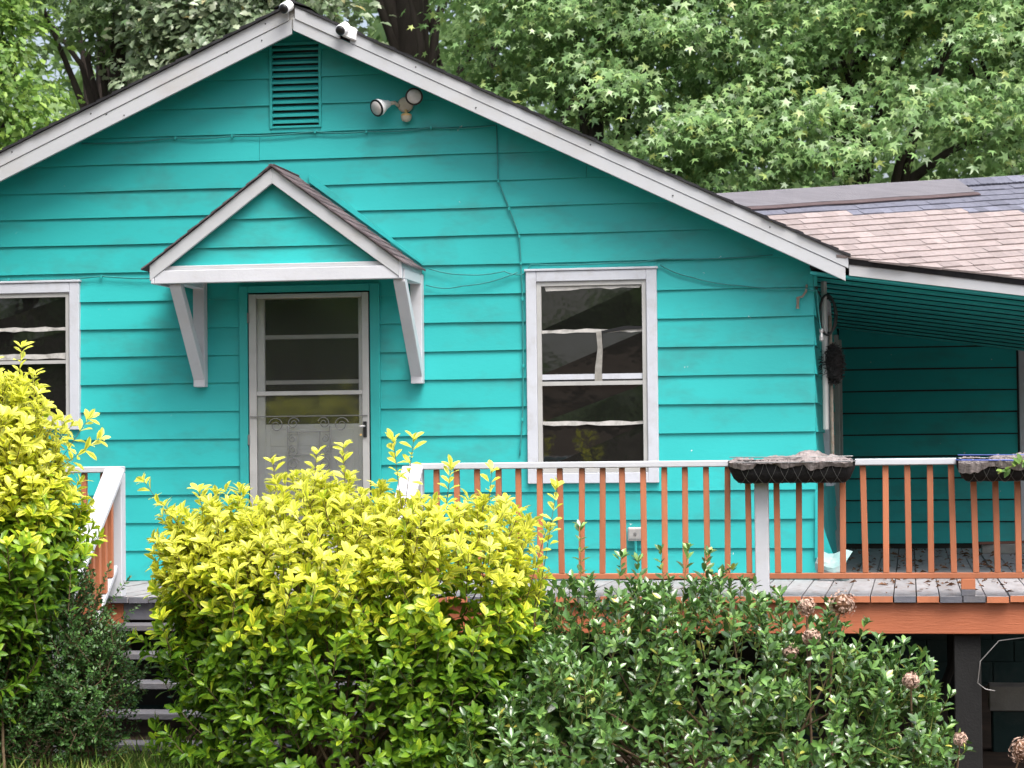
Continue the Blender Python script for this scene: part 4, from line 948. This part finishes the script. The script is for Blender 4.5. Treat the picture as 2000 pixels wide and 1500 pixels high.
# withered hydrangea heads on bare stems
hy = thing('hydrangea', 'withered hydrangea with brown flower heads poking out of the glossy shrub', 'plant', (.2, -3.4, -1.3))
def head(c, r):
    n = 230; d = nrmz(RNG.normal(size=(n, 3))); p = np.array(c)+d*r*RNG.uniform(.70, 1.12, (n, 1)); ax = nrmz(np.cross(d, RNG.normal(size=(n, 3))))
    me = leaf_mesh('flower_head', T_ELL2, p, frames(ax, d+RNG.normal(size=(n, 3))*.4), RNG.uniform(.017, .030, n), 'hydrangea')
    o = place(bpy.data.objects.new('flower_head', me), hy)
    MB().lathe([(.0, -r*.8), (r*.6, -r*.5), (r*.8, 0), (r*.6, r*.5), (0, r*.8)], c, (0, 0, 1), 10).build('core', 'litter', o)
for c, r in (((.275, -3.75, .055), .075), ((.075, -3.75, .040), .050), ((.10, -3.8, -.13), .048), ((-.02, -3.8, -.21), .04), ((.66, -3.85, -.37), .045), ((.93, -3.85, -.70), .035), ((1.28, -3.75, -.77), .075)):
    head(c, r); e = Vector((c[0]+random.uniform(-.12, .05), -3.55, -.5-max(0, -c[2])))
    MB().tube([Vector(c), Vector(c).lerp(e, .4)+Vector((random.uniform(-.03, .03), 0, .03)), e, e+Vector((.02, .05, -.7))], [.005, .006, .007, .008], 5, False).build('stem', 'dead_stem', hy, smooth=True)
P_ = np.array([(.20, -3.76, .06), (.17, -3.76, .03), (.13, -3.78, -.06), (.10, -3.78, -.04), (.27, -3.77, -.08), (.24, -3.77, -.10)]); d = nrmz(RNG.normal(size=(6, 3))*[1, .4, .6]+[0, -.5, .2])
place(bpy.data.objects.new('leaves', leaf_mesh('leaves', T_ELL2, P_, frames(d, np.array([[0, -.4, 1.]]*6)), np.full(6, .09), 'boxleaf')), hy)
# sprig in the right planter
n = 16; P_ = np.array([[1.26+.20*i/n, -2.29-.01*(i % 3), .80+.09*i/n] for i in range(n)]); d = nrmz(RNG.normal(size=(n, 3))*[.7, .5, .7]+[-.5, -.5, .1])
place(bpy.data.objects.new('sprig_leaves', leaf_mesh('sprig_leaves', T_ELL2, P_, frames(d, np.array([[0, -.7, .7]]*n)), RNG.uniform(.05, .08, n), 'maple')), p2)
MB().tube([(1.22, -2.285, .785), (1.36, -2.29, .86), (1.47, -2.28, .91), (1.55, -2.27, .89)], .005, 5).build('sprig_stem', 'twig_green', p2)

# grass in front of the steps
n = 5200; gx = RNG.uniform(-6.2, -3.2, n); gy = RNG.uniform(-5.2, -3.15, n)
pos = np.stack([gx, gy, np.full(n, -1.0)], 1); ax = nrmz(RNG.normal(size=(n, 3))*[.55, .55, .2]+[0, 0, 1.]); hint = RNG.normal(size=(n, 3))
T_BL = tmpl([0, .4, .75, 1], [0, .022, .016, 0], .3, .35)
g = place(bpy.data.objects.new('grass', leaf_mesh('grass', T_BL, pos, frames(ax, hint), RNG.uniform(.08, .24, n), 'grass')), None)
tag(g, 'unmown green grass at the foot of the steps', 'grass', kind='stuff')
n = 2600; pos = np.stack([RNG.uniform(-3.8, 1.6, n), RNG.uniform(-4.6, -3.2, n), np.full(n, -1.05)], 1); pos[:, 2] -= .09*np.clip(pos[:, 0]+2.5, 0, 3.5)
g = place(bpy.data.objects.new('weeds', leaf_mesh('weeds', T_BL, pos, frames(nrmz(RNG.normal(size=(n, 3))*[.6, .6, .2]+[0, 0, 1.]), RNG.normal(size=(n, 3))), RNG.uniform(.06, .2, n), 'grass')), None)
tag(g, 'low weeds under the central and right shrubs', 'weeds', kind='stuff')

# ================================================================== TREES
def tree(name, label, base, top, r, crown, nclump, per, size, T, mat, clump_r=.50, limbs=12, group='trees behind the house', lean=(0, 0), singles=0, lo=.55, droop=-.60):
    t = thing(name, label, 'tree', base, group)
    b = Vector(base); tp = Vector(top); q = MB(); n = 9; pts = []; rs = []
    for i in range(n):
        f = i/(n-1); p = b.lerp(tp, f)+Vector((.12*math.sin(f*5+b.x), .12*math.sin(f*4+b.y), 0)); pts.append(p); rs.append(r*(1-.72*f)*(1.25 if i == 0 else 1))
    q.tube(pts, rs, 10)
    tips, out, rf = ell_tips(crown, nclump, lo=lo, hi=1.05, zmin=-50, power=.5)
    for i in range(limbs):
        j = int(RNG.integers(0, len(tips))); e = Vector(tips[j]); s = pts[2+int(RNG.integers(0, 5))]
        mdp = s.lerp(e, .5)+Vector((random.uniform(-.3, .3), random.uniform(-.3, .3), .35)); q.tube([s, s.lerp(mdp, .5)+Vector((0, 0, .1)), mdp, e], [r*.38, r*.28, r*.18, r*.05], 6, False)
    q.build('trunk', 'bark', t, smooth=True)
    N_ = len(tips)*per; c = np.repeat(tips, per, 0); o = np.repeat(out, per, 0)
    oh = nrmz(o*np.array([1, 1, .2])+1e-6)
    off = RNG.normal(size=(N_, 3))*clump_r*np.array([.55, .55, .20]); rad_ = np.linalg.norm(off[:, :2], axis=1)
    pos = c+off; pos[:, 2] -= .35*rad_**2/clump_r+0.1*(off*oh).sum(1)
    axd = nrmz(off*np.array([1, 1, 0])*1.0+oh*.35+np.array([0, 0, droop])+RNG.normal(size=(N_, 3))*.30)
    hint = np.array([0, 0, .85])+oh*.75+RNG.normal(size=(N_, 3))*.58
    R = frames(axd, hint); sz = size*RNG.uniform(.5, 1.35, N_)
    sel = np.zeros(N_, bool)
    if singles: sel[np.argsort(pos[:, 1]-.6*pos[:, 2]*0+RNG.random(N_)*.6)[:singles]] = True
    tag(place(bpy.data.objects.new('crown', leaf_mesh('crown', T, pos[~sel], R[~sel], sz[~sel], mat)), t), kind='stuff')
    if singles: single_leaves(t, T, pos[sel], R[sel], sz[sel], mat, None, False, 1)
    return t
gzz = lambda x, y: (x, y, gz(x, y)-.1)
tree('sweetgum_tree', 'sweetgum with star-shaped leaves and dark trunk above the right porch roof', gzz(.0, 13.2), (-.3, 13.4, 12), .30, [(.5, 12.2, 4.4, 2.9, 1.5, 2.7), (2.4, 12.0, 5.6, 1.9, 1.5, 2.6), (-1.4, 12.0, 4.0, 1.7, 1.3, 1.7), (.6, 12.6, 7.6, 3.2, 1.6, 2.0)], 330, 130, .118, T_STAR, 'sweetgum', singles=300)
tree('sweetgum_tree', 'sweetgum with star-shaped leaves rising behind the middle of the right roof slope', gzz(-3.4, 13.6), (-3.2, 13.8, 12), .22, [(-3.2, 12.6, 5.0, 2.2, 1.4, 2.2), (-4.2, 12.8, 5.4, 1.0, 1.1, 1.4), (-2.2, 12.2, 5.8, 1.9, 1.4, 2.0), (-3, 12.8, 8, 2.6, 1.5, 1.6)], 250, 126, .114, T_STAR, 'sweetgum')
tree('sweetgum_tree', 'dark-trunked tree at the right edge beside the porch roof ridge', gzz(3.3, 14.5), (3.5, 14.6, 12), .22, [(4.0, 13.2, 5.0, 1.9, 1.3, 3.0), (3.2, 15.0, 5, 2.0, 1.0, 3.0)], 120, 126, .118, T_STAR, 'sweetgum')
tree('tall_tree', 'thick dark trunk standing right of the gable peak', gzz(-6.1, 14.5), (-6.0, 14.8, 13), .34, [(-6.2, 14.8, 9.2, 2.5, 1.5, 1.8), (-5.6, 15.2, 5.0, 1.4, .7, 1.0)], 100, 42, .17, T_STAR, 'woods')
tree('oak_tree', 'oak with pale silvery leaves behind the left roof slope', gzz(-8.1, 14.4), (-7.9, 14.6, 11), .16, [(-8.0, 13.2, 5.8, 1.5, 1.1, 1.5), (-7.5, 13.2, 6.9, 1.05, 1.0, 1.2), (-9.0, 13.6, 7.2, 1.2, 1, 1.0)], 240, 70, .135, T_OAK, 'oak', clump_r=.42, droop=-.15)
tree('dark_tree', 'crooked dark-trunked tree near the left edge', gzz(-9.9, 14.2), (-10.1, 14.2, 10), .24, [(-10.4, 13.8, 8.0, 2.0, 1.2, 1.2), (-9.6, 14.6, 4.3, 1.0, .5, 1.0)], 75, 40, .17, T_STAR, 'woods')
tree('maple_tree', 'light green leafy tree at the far left edge', gzz(-11.5, 12.6), (-11.5, 12.7, 8), .16, [(-11.2, 12.0, 5.6, .95, .9, 1.3), (-10.8, 12.0, 4.4, 1.1, .9, .7), (-11.6, 12.2, 7.0, .9, .8, .8)], 150, 70, .118, T_OAK, 'maple', clump_r=.38, droop=-.15)
tree('slender_tree', 'grey trunk between the left trees', gzz(-11.0, 16.5), (-10.9, 16.5, 12), .28, [(-11.4, 17, 9.5, 2.5, 1.5, 1.5)], 60, 36, .17, T_STAR, 'woods')
# the wood beyond, one mass
n = 42000
X = RNG.uniform(-26, 14, n); Y = RNG.uniform(20, 44, n); Z = RNG.uniform(1.0, 15, n)
cl = np.sin(X*1.1+Y*.8)+np.sin(Z*1.6+X*.7)+np.sin(Y*1.9-Z*.9); k = ((cl > -.9) | (X > -9)) & ~((X < -13) & (cl < -.2))
pos = np.stack([X, Y, Z], 1)[k]; m_ = len(pos)
wd = place(bpy.data.objects.new('distant_woods', leaf_mesh('distant_woods', T_STAR, pos, frames(nrmz(RNG.normal(size=(m_, 3))+[0, -.2, -.4]), RNG.normal(size=(m_, 3))*.6+[0, -.3, 1]), RNG.uniform(.30, .62, m_), 'woods')), None)
tag(wd, 'green mass of woodland behind the house and trees', 'woods', kind='stuff')

# woods across the street, behind the viewer (seen mirrored in the window panes)
n = 9000; X = RNG.uniform(-60, 60, n); Z = 3.2+np.abs(RNG.normal(size=n))*4.5; Y = -62+RNG.uniform(-8, 8, n)
k = Z < 9+3.5*np.sin(X*.23)+2*np.sin(X*.61)
pos = np.stack([X, Y, Z], 1)[k]; m_ = len(pos)
wd = place(bpy.data.objects.new('roadside_woods', leaf_mesh('roadside_woods', T_STAR, pos, frames(nrmz(RNG.normal(size=(m_, 3))), RNG.normal(size=(m_, 3))*.6+[0, .4, 1]), RNG.uniform(1.0, 2.4, m_), 'woods')), None)
tag(wd, 'green mass of trees across the street opposite the house', 'woods', kind='stuff')

# unseen tree added off frame to shade the left half of the front wall
tree('added_shade_tree', 'unseen broad tree added beyond the left edge to shade the front wall', gzz(-10.0, -7.5), (-9.6, -7.5, 8), .3, [(-9.5, -7.2, 6.2, 2.9, 3.0, 2.2), (-8.6, -6.4, 7.6, 2.2, 2.4, 1.6)], 120, 30, .42, T_STAR, 'woods', clump_r=.7, group='added shade trees')
